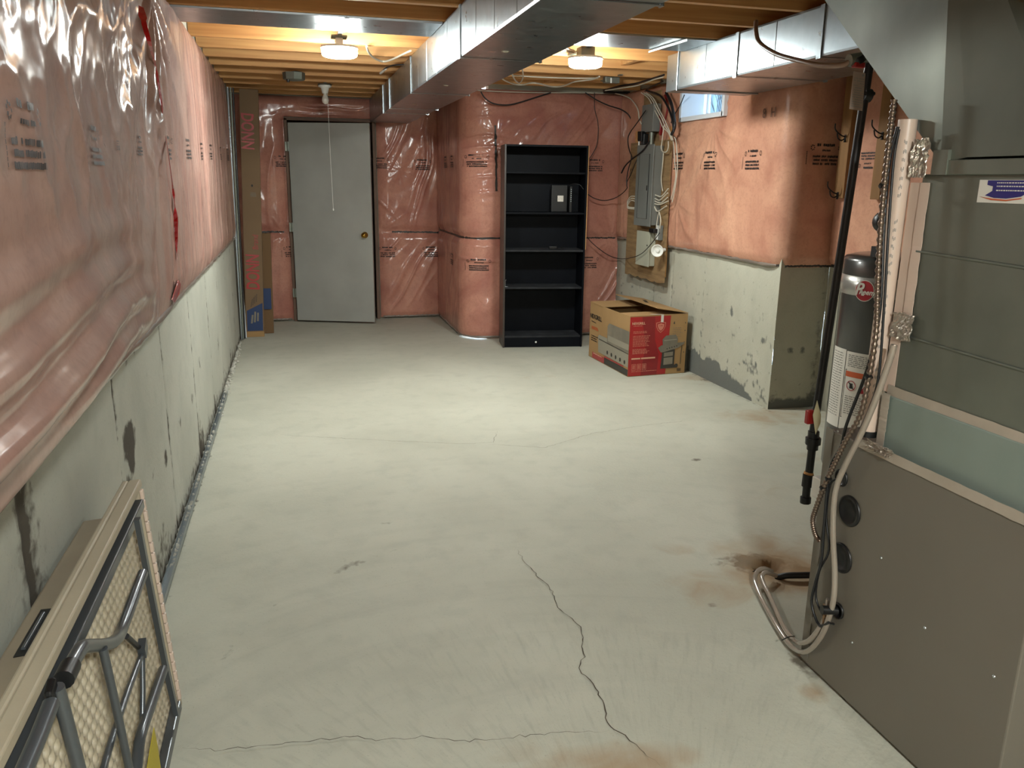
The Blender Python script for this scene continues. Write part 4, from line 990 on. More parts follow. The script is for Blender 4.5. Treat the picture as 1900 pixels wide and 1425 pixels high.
lab = cyl_patch('label', cam_a - 1.25, cam_a - .78, .25, .66, HR + .0012, X['label_w'], t)
lb2 = cyl_patch('label', cam_a - .76, cam_a + .1, .25, .655, HR + .0012, X['label_w'], t)
lb3 = cyl_patch('label', cam_a - .74, cam_a - .02, .315, .56, HR + .002, X['label_w'], t)
cyl_patch('warning_stripe', cam_a - .72, cam_a - .04, .528, .556, HR + .0026, X['corange'], lb3)
rnd = random.Random(12)
def lines(par, a0, a1, z0_, z1_, n, mtl, r=HR + .003, hh=.004):
    m = MB()
    for k in range(n):
        z = z1_ - (z1_ - z0_) * k / n; a_ = a0
        while a_ < a1:
            w_ = rnd.uniform(.03, .12); e = min(a1, a_ + w_)
            m.quad(*[(HX + r * math.cos(q_), HY + r * math.sin(q_), zz) for q_, zz in ((a_, z), (e, z), (e, z - hh), (a_, z - hh))]); a_ = e + .02
    m.build('printed_mark', mtl, par, kind='stuff')
lines(lb3, cam_a - .68, cam_a - .08, .33, .43, 9, X['label_g']); lines(lb2, cam_a - .70, cam_a - .05, .575, .64, 7, X['label_g'], HR + .002); lines(lab, cam_a - 1.2, cam_a - .85, .3, .64, 26, X['label_g'], HR + .002)
m = MB()
for a0, a1, z0_, z1_ in ((-.73, -.03, .560, .5635), (-.73, -.03, .312, .3155), (-.735, -.725, .312, .563), (-.035, -.025, .312, .563)):
    m.quad(*[(HX + (HR + .0032) * math.cos(cam_a + q_), HY + (HR + .0032) * math.sin(cam_a + q_), zz) for q_, zz in ((a0, z0_), (a1, z0_), (a1, z1_), (a0, z1_))])
m.build('label_border', X['cblack'], lb3)
def on_tank(a, z, r=HR + .0045): return Vector((HX + r * math.cos(a), HY + r * math.sin(a), z))
c = on_tank(cam_a - .56, .485); m = MB(); R_ = Vector((-math.sin(cam_a - .56), math.cos(cam_a - .56), 0)) * 1.0
for k in range(20):
    a0, a1 = k / 20 * 2 * PI, (k + 1) / 20 * 2 * PI
    m.quad(*[c + R_ * (math.cos(q_) * rr_) + Vector((0, 0, math.sin(q_) * rr_)) for q_, rr_ in ((a0, .022), (a1, .022), (a1, .026), (a0, .026))])
m.build('warning_symbol', X['rred'], lb3)
m = MB(); m.quad(*[c + R_ * x_ + Vector((0, 0, z_)) for x_, z_ in ((-.008, -.015), (.008, -.015), (.008, .012), (-.008, .012))]); m.quad(*[c + R_ * x_ + Vector((0, 0, z_)) for x_, z_ in ((-.018, .016), (-.014, .019), (.018, -.016), (.014, -.019))]); m.build('warning_symbol', X['cblack'], lb3)
c = on_tank(cam_a - .28, .475); R2 = Vector((-math.sin(cam_a - .28), math.cos(cam_a - .28), 0)); m = MB(); m.add([c + R2 * x_ + Vector((0, 0, z_)) for x_, z_ in ((-.03, -.02), (.03, -.02), (.024, .0), (.01, .012), (.004, .03), (-.006, .008), (-.018, .0))], [tuple(range(7))]); m.build('warning_symbol', X['rred'], lb3)
# badge
ba = cam_a - .50; c = on_tank(ba, .965, HR + .006); Nn = Vector((math.cos(ba), math.sin(ba), 0)); Rr = Vector((-math.sin(ba), math.cos(ba), 0))
def ell(rx, ry, d, mtl, par, name):
    m = MB(); n = 36; f = [c + Rr * rx * math.cos(2 * PI * k / n) + Vector((0, 0, ry * math.sin(2 * PI * k / n))) + Nn * d for k in range(n)]
    m.prism([tuple(p) for p in f], tuple(Nn * .003)); return m.build(name, mtl, par)
bd = ell(.050, .052, 0, X['label_w'], t, 'badge'); ell(.046, .048, .0022, X['rred'], bd, 'badge_face')
text('badge_lettering', 'R', .085, c + Nn * .0068 - Rr * .026 + Vector((0, 0, .004)), Rr, (0, 0, 1), X['label_w'], bd, bold=True, shear=.25)
text('badge_lettering', 'heem', .036, c + Nn * .0068 + Rr * .014 - Vector((0, 0, .006)), Rr, (0, 0, 1), X['label_w'], bd, bold=True, shear=.25)
m = MB(); q = at(1632, 462, y=3.3); m.box(q[0] - .015, q[0] + .05, 3.28, 3.34, 1.13, 1.18); m.lathe((q[0] + .01, 3.31, 1.13), (0, 0, 1), [(0, .03), (.004, .03)], 8); m.build('gas_vent_cap', X['black'], t)
m = MB(); m.lathe(at(1642, 412, y=3.3), (-.4, -1, 0), [(-.03, .05), (.02, .055), (.03, .045)], 20); m.tube([at(1642, 430, y=3.31), at(1640, 470, y=3.31)], .018, 10); m.build('blower', X['black'], t)

# ---------------------------------------------------------------- timber strips with hooks on the alcove wall
def hook(px, py, x, par_label, grp='black coat hooks on the alcove timber strips', double=True):
    p = Vector(at(px, py, x=x)); t = thing('coat_hook', par_label, 'hook', p)
    MB().obox(p + Vector((0, -.008, -.022)), (.005, 0, 0), (0, .016, 0), (0, 0, .044)).build('hook_plate', X['hook'], t, bevel=.002)
    m = MB(); m.tube(smooth_path([p, p + Vector((-.02, 0, -.012)), p + Vector((-.045, 0, .0)), p + Vector((-.055, 0, .03))]), .004, 7)
    m.tube(smooth_path([p + Vector((0, 0, .01)), p + Vector((-.03, 0, .02)), p + Vector((-.07, 0, .05)), p + Vector((-.075, 0, .085))]), .004, 7)
    m.build('hook_prong', X['hook'], t); return t
ST1, ST2 = 4.42, 4.09
t1 = MB().box(3.262, 3.30, ST1 - .045, ST1 + .045, 1.385, 2.24).build('timber_strip', X['stud_side'], None, bevel=.003, label='left-hand timber strip with two black hooks on the alcove wall', cat='timber strip')
t2 = MB().box(3.262, 3.30, ST2 - .040, ST2 + .040, 1.385, 2.24).build('timber_strip', X['stud_side'], None, bevel=.003, label='right-hand timber strip behind the armoured cable on the alcove wall', cat='timber strip')
hook(1567, 257, 3.256, 'black double hook, upper one on the left-hand timber strip', None); hook(1553, 363, 3.256, 'black double hook at the foot of the left-hand timber strip', None); hook(1636, 252, 3.256, 'black double hook on the right-hand timber strip', None)

# ---------------------------------------------------------------- door
hng = Vector((-.022, 8.615, 0)); fe = Vector((.752, 8.345, 0)); dv = (fe - hng).normalized(); nv = Vector((-dv.y, dv.x, 0)); W = (fe - hng).length
t = thing('door', 'pale grey flush door standing ajar at the far end', 'door', hng)
m = MB(); m.obox(hng + Vector((0, 0, .018)), dv * W, nv * .036, (0, 0, 1.975)); m.build('door_leaf', X['doorw'], t, bevel=.002)
kn = hng + dv * (W - .075) + Vector((0, 0, .91))
kb = MB().lathe(kn, -nv, [(0, .032), (.005, .030), (.008, .014), (.03, .012), (.035, .022), (.048, .028), (.060, .024), (.066, .006)], 24).build('doorknob', X['brass'], t)
for z in (1.72, .93, .26):
    p = hng + Vector((-.012, 0, z)); m = MB(); m.tube([p + Vector((0, -.004, 0)), p + Vector((0, -.004, .09))], .007, 10); m.box(p.x - .022, p.x + .02, p.y + .002, p.y + .005, z, z + .09); m.build('hinge', X['galv_dull'], t)
m = MB(); m.box(DX0 - .01, DX0 + .018, 8.655, YB2 + .12, 0, DZ + .005); m.box(DX1 - .02, DX1 + .012, 8.655, YB2 + .12, 0, DZ + .005); m.box(DX0 - .01, DX1 + .012, 8.655, YB2 + .12, DZ - .012, DZ + .015)
m.build('door_1', X['frame'], kind='structure', bevel=.002)

# ---------------------------------------------------------------- bookcase
A0 = Vector((1.758, 6.895, 0)); A1 = Vector((2.480, 6.800, 0)); xd = (A1 - A0).normalized(); yd = Vector((-xd.y, xd.x, 0)); Wd = (A1 - A0).length; Dp, Hh = .285, 1.765
bc = thing('bookcase', 'tall empty black bookcase against the far pink wall', 'bookcase', A0)
def bx_(x0_, x1_, y0_, y1_, z0_, z1_, nm, mt, par=None, bev=.0015, **k):
    m = MB(); m.obox(A0 + xd * x0_ + yd * y0_ + Vector((0, 0, z0_)), xd * (x1_ - x0_), yd * (y1_ - y0_), (0, 0, z1_ - z0_)); return m.build(nm, mt, par or bc, bevel=bev, **k)
Tk = .016
bx_(0, Tk, 0, Dp, 0, Hh, 'side_panel', X['shelf_side'], label='worn outer side'); bx_(Wd - Tk, Wd, 0, Dp, 0, Hh, 'side_panel', X['shelf'])
bx_(Tk, Wd - Tk, 0, Dp, Hh - Tk, Hh, 'top_panel', X['shelf']); bx_(Tk, Wd - Tk, Dp - .006, Dp - .001, .02, Hh - Tk, 'back_panel', X['shelf'])
bx_(Tk, Wd - Tk, .012, .028, 0, .088, 'plinth', X['shelf']); bx_(Tk, Wd - Tk, .012, Dp - .006, .0885, .104, 'shelf_board', X['dust'], label='dusty bottom shelf')
for i, z in enumerate((1.535, 1.192, .868, .538)):
    bx_(Tk, Wd - Tk, .004 if z == .868 else .02, Dp - .006, z - .010, z + .006, 'shelf_board', X['dust'] if i >= 2 else X['shelf'])
bx_(Wd + .0005, Wd + .006, .0, .014, .88, Hh, 'edge_strip', X['rawwood'], bev=0, label='bare chipboard strip on the upper right edge')
bx_(0, .0005, .19, .20, .83, .85, 'shelf_pin', X['white'], bev=0)
m = MB(); m.lathe(A0 + xd * .305 + yd * .0115 + Vector((0, 0, .045)), -yd, [(0, .0085), (.001, .0085), (.002, .004)], 16); m.build('round_sticker', X['white'], bc)
def place(lx, ly, z): return A0 + xd * lx + yd * ly + Vector((0, 0, z))
# modem and router
t = thing('modem', 'black box modem with a white label on the second shelf', 'modem', place(.53, .12, 1.1985))
m = MB(); m.obox(place(.435, .12, 1.1985), xd * .145, yd * .05, (0, 0, .235)); m.build('case', X['black'], t, bevel=.006)
m = MB(); m.obox(place(.490, .1185, 1.29), xd * .052, yd * .001, (0, 0, .052)); lb = m.build('label', X['label_w'], t)
m = MB(); rnd = random.Random(5)
for k in range(7):
    for j in range(6):
        if rnd.random() < .5: m.obox(place(.497 + j * .0065, .1178, 1.297 + k * .006), xd * .005, yd * .0004, (0, 0, .002))
m.build('printed_mark', X['label_g'], lb, kind='stuff')
t = thing('router', 'upright black router with a row of small lights, right of the modem', 'router', place(.60, .10, 1.1985))
m = MB(); m.obox(place(.59, .07, 1.1985), xd * .022, yd * .15, (0, 0, .225)); m.build('case', X['black'], t, bevel=.004)
m = MB(); X['pilot'] = mat('pilot_light', (200, 220, 220), emit=(.8, 1, 1), estr=.6)
for k in range(7): m.obox(place(.5985, .0688, 1.395 - k * .017), xd * .004, yd * .001, (0, 0, .004))
m.build('pilot_lights', X['pilot'], t)
MB().tube(smooth_path([place(.58, .15, 1.40), place(.60, .08, 1.44), place(.66, .03, 1.44), place(.70, .02, 1.40)]), .003, 6).build('antenna_lead', X['blackc'], t)
t = thing('power_adapter', 'black power adapter with coiled lead on the middle shelf', 'adapter', place(.45, .1, .8745))
m = MB(); m.obox(place(.42, .08, .8745), xd * .07, yd * .045, (0, 0, .026)); m.build('body', X['black'], t, bevel=.005)
MB().tube(smooth_path([place(.49, .10, .885), place(.53, .08, .880), place(.56, .10, .880), place(.52, .13, .880), (place(.48, .15, .880)), place(.44, .14, .880)]), .003, 6).build('lead', X['blackc'], t)
t = thing('bracket', 'small wire bracket on the fourth shelf of the bookcase', 'bracket', place(.03, .03, .545))
MB().tube([place(.022, .03, .548), place(.022, .03, .60), place(.028, .03, .61)], .0018, 6).tube([place(.022, .03, .5475), place(.045, .03, .5475)], .0018, 6).build('wire', X['galv_edge'], t)

# ---------------------------------------------------------------- grill carton
c0, c1, c3 = Vector((2.432, 5.612, 0)), Vector((2.935, 5.655, 0)), Vector((2.405, 6.41, 0))
fx = (c1 - c0).normalized(); sy_ = (c3 - c0).normalized(); FW, SD, CH = (c1 - c0).length, (c3 - c0).length, .468
t = thing('carton', 'large open cardboard grill box with red printed panel', 'box', c0)
c2 = c1 + sy_ * SD
def nrm2(v): return Vector((v.y, -v.x, 0)).normalized()
wall_t = .006
for p, q, nm in ((c0, c1, 'front'), (c1, c2, 'r'), (c2, c3, 'b'), (c3, c0, 'l')):
    d = (q - p); n_in = Vector((-d.y, d.x, 0)).normalized()
    m = MB(); m.obox(p + Vector((0, 0, .002)), d, n_in * wall_t, (0, 0, CH)); m.build('side_panel', X['card'], t)
m = MB(); m.prism([tuple(v + Vector((0, 0, .003))) for v in (c0 + fx * .01 + sy_ * .01, c1 - fx * .01 + sy_ * .01, c2 - fx * .01 - sy_ * .01, c3 + fx * .01 - sy_ * .01)], (0, 0, .005)); m.build('bottom_panel', X['card'], t)
Z = Vector((0, 0, CH + .003))
def flap(a, b, d, nm='flap', th=.005):
    m = MB(); m.obox(a, b - a, d, (0, 0, th)); return m.build(nm, X['card'], t)
flap(c0 + Z + fx * .004, c0 + Z + sy_ * SD + fx * .004, fx * .20 + Vector((0, 0, .002)), th=.004) if False else None
fr = flap(c0 + Z, c1 + Z, sy_ * .24 + Vector((0, 0, -.012)))                    # front flap lying nearly flat
fb = flap(c3 + Z, c2 + Z, -sy_ * .26 + Vector((0, 0, -.010)))                  # rear flap
fr2 = flap(c1 + Z + Vector((0, 0, .008)), c2 + Z + Vector((0, 0, .008)), -fx * .27 + Vector((0, 0, .045)))  # right flap, lifted
text('flap_lettering', 'NEXGRILL', .05, c1 + Z + sy_ * .42 - fx * .16 + Vector((0, 0, .0415)), fx * .3 + sy_, -fx + Vector((0, 0, .17)), X['cblack'], fr2, bold=True)
# print on the front (red) face
Nf = Vector((fx.y, -fx.x, 0))
def Fp(u, z, l=.0012): return c0 + fx * (u * FW) + Vector((0, 0, .002 + z * CH)) + Nf * l
Ns = -Vector((sy_.y, -sy_.x, 0)); 
def Sp(u, z, l=.0012): return c0 + sy_ * ((1 - u) * SD) + Vector((0, 0, .002 + z * CH)) + Ns * l
front = [o for o in t.children if o.name.startswith('side_panel')][0]; side = [o for o in t.children if o.name.startswith('side_panel')][3]
def poly(fn, pts, mtl, par, l, name='printed_mark'):
    m = MB(); m.add([fn(u, z, l) for u, z in pts], [tuple(range(len(pts)))]); return m.build(name, mtl, par)
poly(Fp, [(.03, .005), (.655, .005), (.70, .995), (.0, .995), (.0, .02)], X['cred'], front, .0010)
X['cred2'] = mat('carton_dark_red', (128, 18, 24), rough=.4, coat=.3)
poly(Fp, [(.20, .995), (.42, .995), (.44, .60), (.52, .35), (.50, .005), (.22, .005), (.28, .5)], X['cred2'], front, .0014)
def plines(fn, par, u0, u1, z0_, z1_, n, mtl, seed, l=.002, hh=.009, full=.75):
    rnd = random.Random(seed); m = MB()
    for k in range(n):
        z = z1_ - (z1_ - z0_) * k / n; ue = u0 + (u1 - u0) * rnd.uniform(full, 1); u = u0
        while u < ue:
            w_ = rnd.uniform(.012, .045); e = min(ue, u + w_); m.add([fn(a, b, l) for a, b in ((u, z), (e, z), (e, z + hh), (u, z + hh))], [(0, 1, 2, 3)]); u = e + .008
    return m.build('printed_mark', mtl, par, kind='stuff')
X['cpale'] = mat('carton_print_pale', (196, 120, 100), rough=.6)
plines(Fp, front, .06, .36, .70, .745, 2, X['cpale'], 1); plines(Fp, front, .06, .36, .48, .67, 8, X['cpale'], 2); plines(Fp, front, .06, .36, .36, .45, 5, X['cpale'], 3); plines(Fp, front, .06, .26, .80, .84, 1, X['cpale'], 31)
poly(Fp, [(.05, .285), (.20, .285), (.20, .31), (.05, .31)], X['cprint'], front, .002); poly(Fp, [(.215, .285), (.46, .285), (.46, .31), (.215, .31)], X['cprint'], front, .002)
plines(Fp, front, .05, .46, .20, .27, 3, X['cred2'], 5, full=.9)
for u in (.06, .15, .24):
    m = MB(); o_ = Fp(u, .10, .002)
    for a, b in (((0, 0), (.07, .006)), ((0, .10), (.07, .006)), ((0, 0), (.006, .106)), ((.064, 0), (.006, .106)), ((.018, .02), (.012, .07)), ((.040, .02), (.012, .07))):
        m.add([Fp(u + a[0] + i * b[0], .10 + a[1] + j * b[1], .002) for i, j in ((0, 0), (1, 0), (1, 1), (0, 1))], [(0, 1, 2, 3)])
    m.build('printed_mark', X['cpale'], front, kind='stuff')
plines(Fp, front, .06, .60, .055, .075, 1, X['cpale'], 8)
text('box_lettering', 'NEXGRILL', .026, Fp(.145, .885, .002), fx, (0, 0, 1), X['cprint'], front, bold=True, sx=.95)
# shield emblem
def shield(cu_, cz_, s_, mtl, l):
    pts = [(-1, .75), (-.5, .82), (0, 1.0), (.5, .82), (1, .75), (.95, .1), (.6, -.55), (0, -1.0), (-.6, -.55), (-.95, .1)]
    return poly(Fp, [(cu_ + a * s_, cz_ + b * s_ * 1.15) for a, b in pts], mtl, front, l)
shield(.53, .81, .085, X['cpale'], .0022); shield(.53, .81, .074, X['cred'], .0026); shield(.53, .81, .055, X['cpale'], .0030)
text('box_lettering', '5 YR', .014, Fp(.53, .83, .0034), fx, (0, 0, 1), X['cred'], front, bold=True)
# tan panel print
plines(Fp, front, .74, .92, .60, .78, 6, X['cgrey'], 11, hh=.006); poly(Fp, [(.75, .86), (.765, .90), (.775, .86), (.765, .84)], X['cdark'], front, .002)
for z in (.35, .52, .72, .85): poly(Fp, [(.955, z), (.967, z), (.967, z + .02), (.955, z + .02)], X['cdark'], front, .002)
# grill picture on the front: a flat printed illustration
poly(Fp, [(.56, .10), (.86, .10), (.86, .13), (.80, .16), (.80, .42), (.58, .42)], X['cdark'], front, .0032); poly(Fp, [(.61, .16), (.77, .17), (.77, .29), (.61, .28)], X['cgrey'], front, .0036); poly(Fp, [(.61, .30), (.77, .31), (.77, .38), (.61, .37)], X['cgrey'], front, .0036)
poly(Fp, [(.50, .46), (.56, .50), (.86, .53), (.97, .53), (.95, .50), (.85, .44), (.60, .38), (.55, .38)], X['cgrey'], front, .004)
X['csteel'] = mat('carton_print_steel', (142, 136, 120), rough=.6)
poly(Fp, [(.58, .50), (.57, .60), (.63, .66), (.80, .67), (.84, .60), (.84, .53)], X['cgrey'], front, .0044); poly(Fp, [(.60, .57), (.82, .58), (.82, .595), (.60, .585)], X['csteel'], front, .0048)
for k in range(5): poly(Fp, [(.66 + k * .042 + .010 * math.cos(a), .435 + k * .010 + .012 * math.sin(a)) for a in np.linspace(0, 2 * PI, 9)[:-1]], X['cdark'], front, .0046)
poly(Fp, [(.905, .16), (.915, .16), (.925, .50), (.915, .50)], X['cdark'], front, .0038); poly(Fp, [(.84 + .03 * math.cos(a), .135 + .035 * math.sin(a)) for a in np.linspace(0, 2 * PI, 15)[:-1]], X['cdark'], front, .0042)
m = MB(); rnd = random.Random(2)
for k in range(9): m.add([Fp(.86 + k * .008 + i * .004, .035 + j * .05, .002) for i, j in ((0, 0), (1, 0), (1, 1), (0, 1))], [(0, 1, 2, 3)])
m.build('printed_mark', X['cdark'], front, kind='stuff')
# side face print
text('box_lettering', 'NEXGRILL', .052, Sp(.165, .76, .002), -sy_, (0, 0, 1), X['cblack'], side, bold=True, sx=1.05)
poly(Sp, [(.05, .665), (.17, .655), (.17, .667), (.05, .677)], X['cblack'], side, .002)
plines(Sp, side, .06, .24, .50, .56, 2, X['corange'], 21, hh=.022, full=.9); plines(Sp, side, .06, .24, .28, .40, 3, X['cblack'], 22, hh=.018, full=.7); plines(Sp, side, .84, .93, .70, .74, 2, X['corange'], 23, hh=.008)
poly(Sp, [(.10, .01), (.42, .01), (.42, .115), (.10, .115)], X['cred'], side, .0014); poly(Sp, [(.42, .01), (1.0, .01), (1.0, .12), (.42, .12)], X['cdark'], side, .0014)
poly(Sp, [(.26, .16), (1.0, .155), (1.0, .40), (.48, .40), (.48, .48), (.27, .48), (.24, .44)], X['csteel'], side, .0018); poly(Sp, [(.48, .40), (1.0, .40), (1.0, .755), (.52, .755), (.48, .70)], X['cgrey'], side, .0022)
poly(Sp, [(.50, .44), (1.0, .44), (1.0, .54), (.50, .54)], X['csteel'], side, .0026); poly(Sp, [(.27, .395), (1.0, .375), (1.0, .390), (.27, .41)], X['cdark'], side, .0028)
for k in range(5): poly(Sp, [(.50 + k * .105 + .020 * math.cos(a), .235 - k * .004 + .036 * math.sin(a)) for a in np.linspace(0, 2 * PI, 13)[:-1]], X['cdark'], side, .003)
plines(Sp, side, .13, .40, .055, .09, 1, X['cprint'], 25, hh=.018); poly(Sp, [(.42, .125), (.9, .125), (.9, .15), (.42, .15)], X['cred'], side, .003)
m = MB(); a_ = c0 + Z + fx * .30 + sy_ * .05 + Vector((0, 0, .006)); m.obox(c0 + fx * .265 + Nf * .003 + Vector((0, 0, CH - .05)), fx * .022, Nf * .001, (0, 0, .058)); m.build('tape', X['label_w'], t)
m = MB(); m.prism([tuple(c0 + Z + fx * a + sy_ * b + Vector((0, 0, .007))) for a, b in ((.18, .03), (.24, .02), (.29, .0), (.265, -.003), (.2, .015))], (0, 0, .001)); m.build('tape', X['label_w'], t)
m = MB(); m.prism([tuple(c1 + Z + sy_ * a - fx * b + Vector((0, 0, .012 + .165 * b))) for a, b in ((.12, .09), (.3, .11), (.32, .09), (.14, .07))], (0, 0, .001)); m.build('tape', X['foil'], t)

# ---------------------------------------------------------------- long cartons, studs, track in the far left corner
lx0, lx1, ly = -.497, -.335, 7.84
t = thing('long_carton', 'tall narrow carton with red and blue print in the far left corner', 'box', (lx0, ly, 0))
lean = Vector((.075, .13, 2.22)); m = MB(); m.obox((lx0, ly, .008), (lx1 - lx0, 0, 0), (0, .085, 0), lean); lc = m.build('carton_body', X['card_long'], t, bevel=.003)
MB().obox((lx0 - .002, ly - .003, 0), (lx1 - lx0 + .004, 0, 0), (0, .09, 0), (0, 0, .05)).build('end_cap', X['card'], t, bevel=.002)
up = lean.normalized(); nl = Vector((1, 0, 0)).cross(up).normalized()
def Lp_(u, z, l=.0015): return Vector((lx0, ly, .008)) + Vector((lx1 - lx0, 0, 0)) * u + lean * (z / 2.22) + nl * l
poly(Lp_, [(.08, .05), (.95, .05), (.95, .31), (.08, .24)], X['cblue'], t, .0012)
for k in range(3): poly(Lp_, [(.28 + k * .17, .12 + k * .010), (.38 + k * .17, .12 + k * .010), (.44 + k * .15, .20 + (k == 1) * .02 + k * .010), (.34 + k * .15, .20 + (k == 1) * .02 + k * .010)], X['cgrey'], t, .002)
for k in range(4): poly(Lp_, [(.30 + k * .1, .275 + k * .015), (.33 + k * .1, .275 + k * .015), (.42 + k * .08, .35 + k * .015), (.39 + k * .08, .35 + k * .015)], X['cdark'], t, .002)
text('carton_lettering', 'DONN', .165, Lp_(.50, .595, .002), up, (-1, 0, 0), X['cred'], t, bold=True, sx=.64, shear=.12)
text('carton_lettering', 'Brand', .072, Lp_(.66, .87, .002), up, (-1, 0, 0), X['cred'], t, sx=.8, shear=.12)
text('carton_lettering', 'DONN', .150, Lp_(.36, 1.86, .002), -up, (1, 0, 0), X['cred'], t, bold=True, sx=.68, shear=.12)
poly(Lp_, [(.55 + .05 * math.cos(a), 1.38 + .012 * math.sin(a)) for a in np.linspace(0, 2 * PI, 9)[:-1]], X['cblack'], t, .002)
plines(lambda u, z, l: Lp_(u, z, l), t, .45, .8, 1.27, 1.31, 3, X['cgrey'], 41, hh=.008)
t = thing('long_carton', 'shorter brown carton with a dark blue patch behind the tall one', 'box', (-.335, 7.97, 0))
m = MB(); m.obox((-.395, 8.00, 0), (.145, 0, 0), (0, .08, 0), (.02, .05, .95)); m.build('carton_body', X['card_dk'], t, bevel=.003)
m = MB(); m.obox((-.330, 7.9985, .235), (.072, 0, 0), (0, -.001, 0), (.004, .0105, .2)); m.build('printed_mark', X['cblue'], t, kind='stuff')
for i, (xa, ya, mm, tx_, lab) in enumerate(((-.535, 7.70, 'galv', .02, 'leftmost galvanised steel stud leaning in the far left corner'), (-.522, 7.73, 'galv_dull', .03, 'dull galvanised steel stud, second from the wall in the far left corner'),
                                       (-.509, 7.752, 'blackc', .035, 'dark metal channel between the steel studs and the white one'), (-.500, 7.775, 'vinyl', -.045, 'white metal angle bending beside the tall narrow carton'))):
    w2 = .012; m = MB()
    pts = [Vector((xa + tx_ * (k / 10) * (1 if i < 3 else 1.4 * math.sin(k / 10 * 2.2)), ya + .012 * k, .005 + .222 * k)) for k in range(11)]
    for a, b in zip(pts[:-1], pts[1:]):
        m.obox(a, (w2, 0, 0), (0, .002, 0), b - a); m.obox(a, (.002, 0, 0), (0, .035, 0), b - a)
        if i != 3: m.obox(a + Vector((w2 - .002, 0, 0)), (.002, 0, 0), (0, .03, 0), b - a)
    m.build('steel_stud', X[mm], None, label=lab, cat='metal stud')
t = thing('wall_track', 'long galvanised steel track on the floor along the left wall', 'metal track', (-.52, 5.68, 0))
m = MB(); ya, yb2 = 2.55, 5.70; m.box(-.532, -.507, ya, yb2, .004, .007); m.box(-.509, -.507, ya, yb2, .004, .030); m.box(-.532, -.530, ya, yb2, .004, .030); m.build('track', X['track'], t)
# mortar crumbs along the foot of the left wall
m = MB(); rnd = random.Random(8)
for k in range(520):
    y = rnd.uniform(3.0, 7.6) ; r = rnd.uniform(.003, .014) * (1 if rnd.random() < .8 else 1.5); x = XL + .008 + abs(rnd.gauss(0, .012))
    if rnd.random() < vnoise(np.array(y * 5), np.array(0.0), 3): m.lathe((x, y, .0), (rnd.uniform(-.3, .3), rnd.uniform(-.3, .3), 1), [(0, r), (r * .6, r * .9), (r * 1.1, r * .3)], 5, False)
m.build('mortar_crumbs', X['plaster'], None, label='crumbs of mortar along the foot of the left wall', cat='debris', kind='stuff')
# ---------------------------------------------------------------- electrical board on the right wall
t = thing('panel_board', 'plywood backboard carrying the electrical panel on the right wall', 'board', (2.93, 6.5, .64))
m = MB(); rnd = random.Random(6); yN, yF = 6.115, 6.93
btm = [(2.925, yN + (yF - yN) * k / 14, .640 + .012 * rnd.random() + .01 * (k % 3 == 0)) for k in range(15)]
m.prism(btm + [(2.925, yF, 1.80), (2.925, yN, 1.80)], (.014, 0, 0)); m.build('board_panel', X['ply'], t)
m = MB(); m.box(2.9395, 2.968, yN + .04, yN + .08, .70, 1.9); m.box(2.9395, 2.968, yF - .1, yF - .06, .70, 1.9); m.build('batten', X['wood'], t)
MB().box(2.95, 2.955, 6.4, 6.75, 1.78, 2.2).build('batten', X['ply'], t)
t = thing('breaker_panel', 'grey electrical breaker panel with a long slotted door', 'electrical panel', (2.87, 6.4, 1.12))
MB().box(2.842, 2.924, 6.245, 6.56, 1.12, 1.755).build('enclosure', X['panelg'], t, bevel=.004)
MB().box(2.832, 2.8415, 6.235, 6.57, 1.108, 1.767).build('cover', X['panelg'], t, bevel=.003)
dr = MB().box(2.828, 2.8315, 6.305, 6.50, 1.17, 1.69).build('panel_door', X['panelg'], t, bevel=.0015)
m = MB(); m.box(2.8275, 2.8305, 6.300, 6.3045, 1.17, 1.69); m.box(2.8275, 2.8305, 6.5005, 6.504, 1.17, 1.69); m.build('door_gap', X['black'], t)
MB().box(2.824, 2.828, 6.315, 6.325, 1.40, 1.44).build('latch', X['black'], dr)
t = thing('subpanel_box', 'light grey metal box below the breaker panel', 'electrical box', (2.89, 6.42, .775))
MB().box(2.872, 2.924, 6.30, 6.55, .778, 1.055).build('enclosure', X['panell'], t, bevel=.003)
MB().box(2.862, 2.8715, 6.292, 6.558, .772, 1.062).build('cover', X['panell'], t, bevel=.002)
m = MB(); m.lathe((2.862, 6.33, .95), (-1, 0, 0), [(0, .008), (.003, .006)], 10); m.build('lock', X['black'], t)
q = Vector(at(1222, 464, x=2.86)); t = thing('alarm_siren', 'round white alarm siren on the plywood below the panel', 'siren', (2.924, q.y, q.z))
dr_ = Vector((-.62, -.75, -.05)).normalized()
bq = q + dr_ * 0
MB().lathe(bq, dr_, [(0, .022), (.012, .03), (.028, .042), (.040, .050), (.044, .0505), (.044, .046), (.030, .038), (.018, .024), (.016, .006)], 36).build('horn', X['white'], t)
MB().lathe(bq + dr_ * .020, dr_, [(0, .016), (.014, .016), (.018, .012)], 20).build('horn_core', X['white'], t)
MB().tube([bq + Vector((.005, .002, 0)), (2.924, q.y + .02, q.z)], .014, 12).build('mount', X['white'], t)
q = at(1222, 432, x=2.90); t = thing('outlet_box', 'grey outlet box with white receptacle and black plug', 'outlet', (2.90, q[1], q[2] - .05))
MB().box(2.888, 2.9245, q[1] - .035, q[1] + .035, q[2] - .06, q[2] + .06).build('box', X['panelg'], t, bevel=.003)
MB().box(2.884, 2.8878, q[1] - .022, q[1] + .025, q[2] - .055, q[2] + .062).build('receptacle', X['white'], t, bevel=.002)
MB().box(2.845, 2.8838, q[1] - .018, q[1] + .075, q[2] - .002, q[2] + .032).build('power_plug', X['black'], t, bevel=.004)
qa, qb = at(1197, 192, x=2.915), at(1216, 243, x=2.915)
t = thing('meter_raceway', 'grey steel raceway box above the breaker panel', 'electrical box', (2.9, 6.5, 1.87))
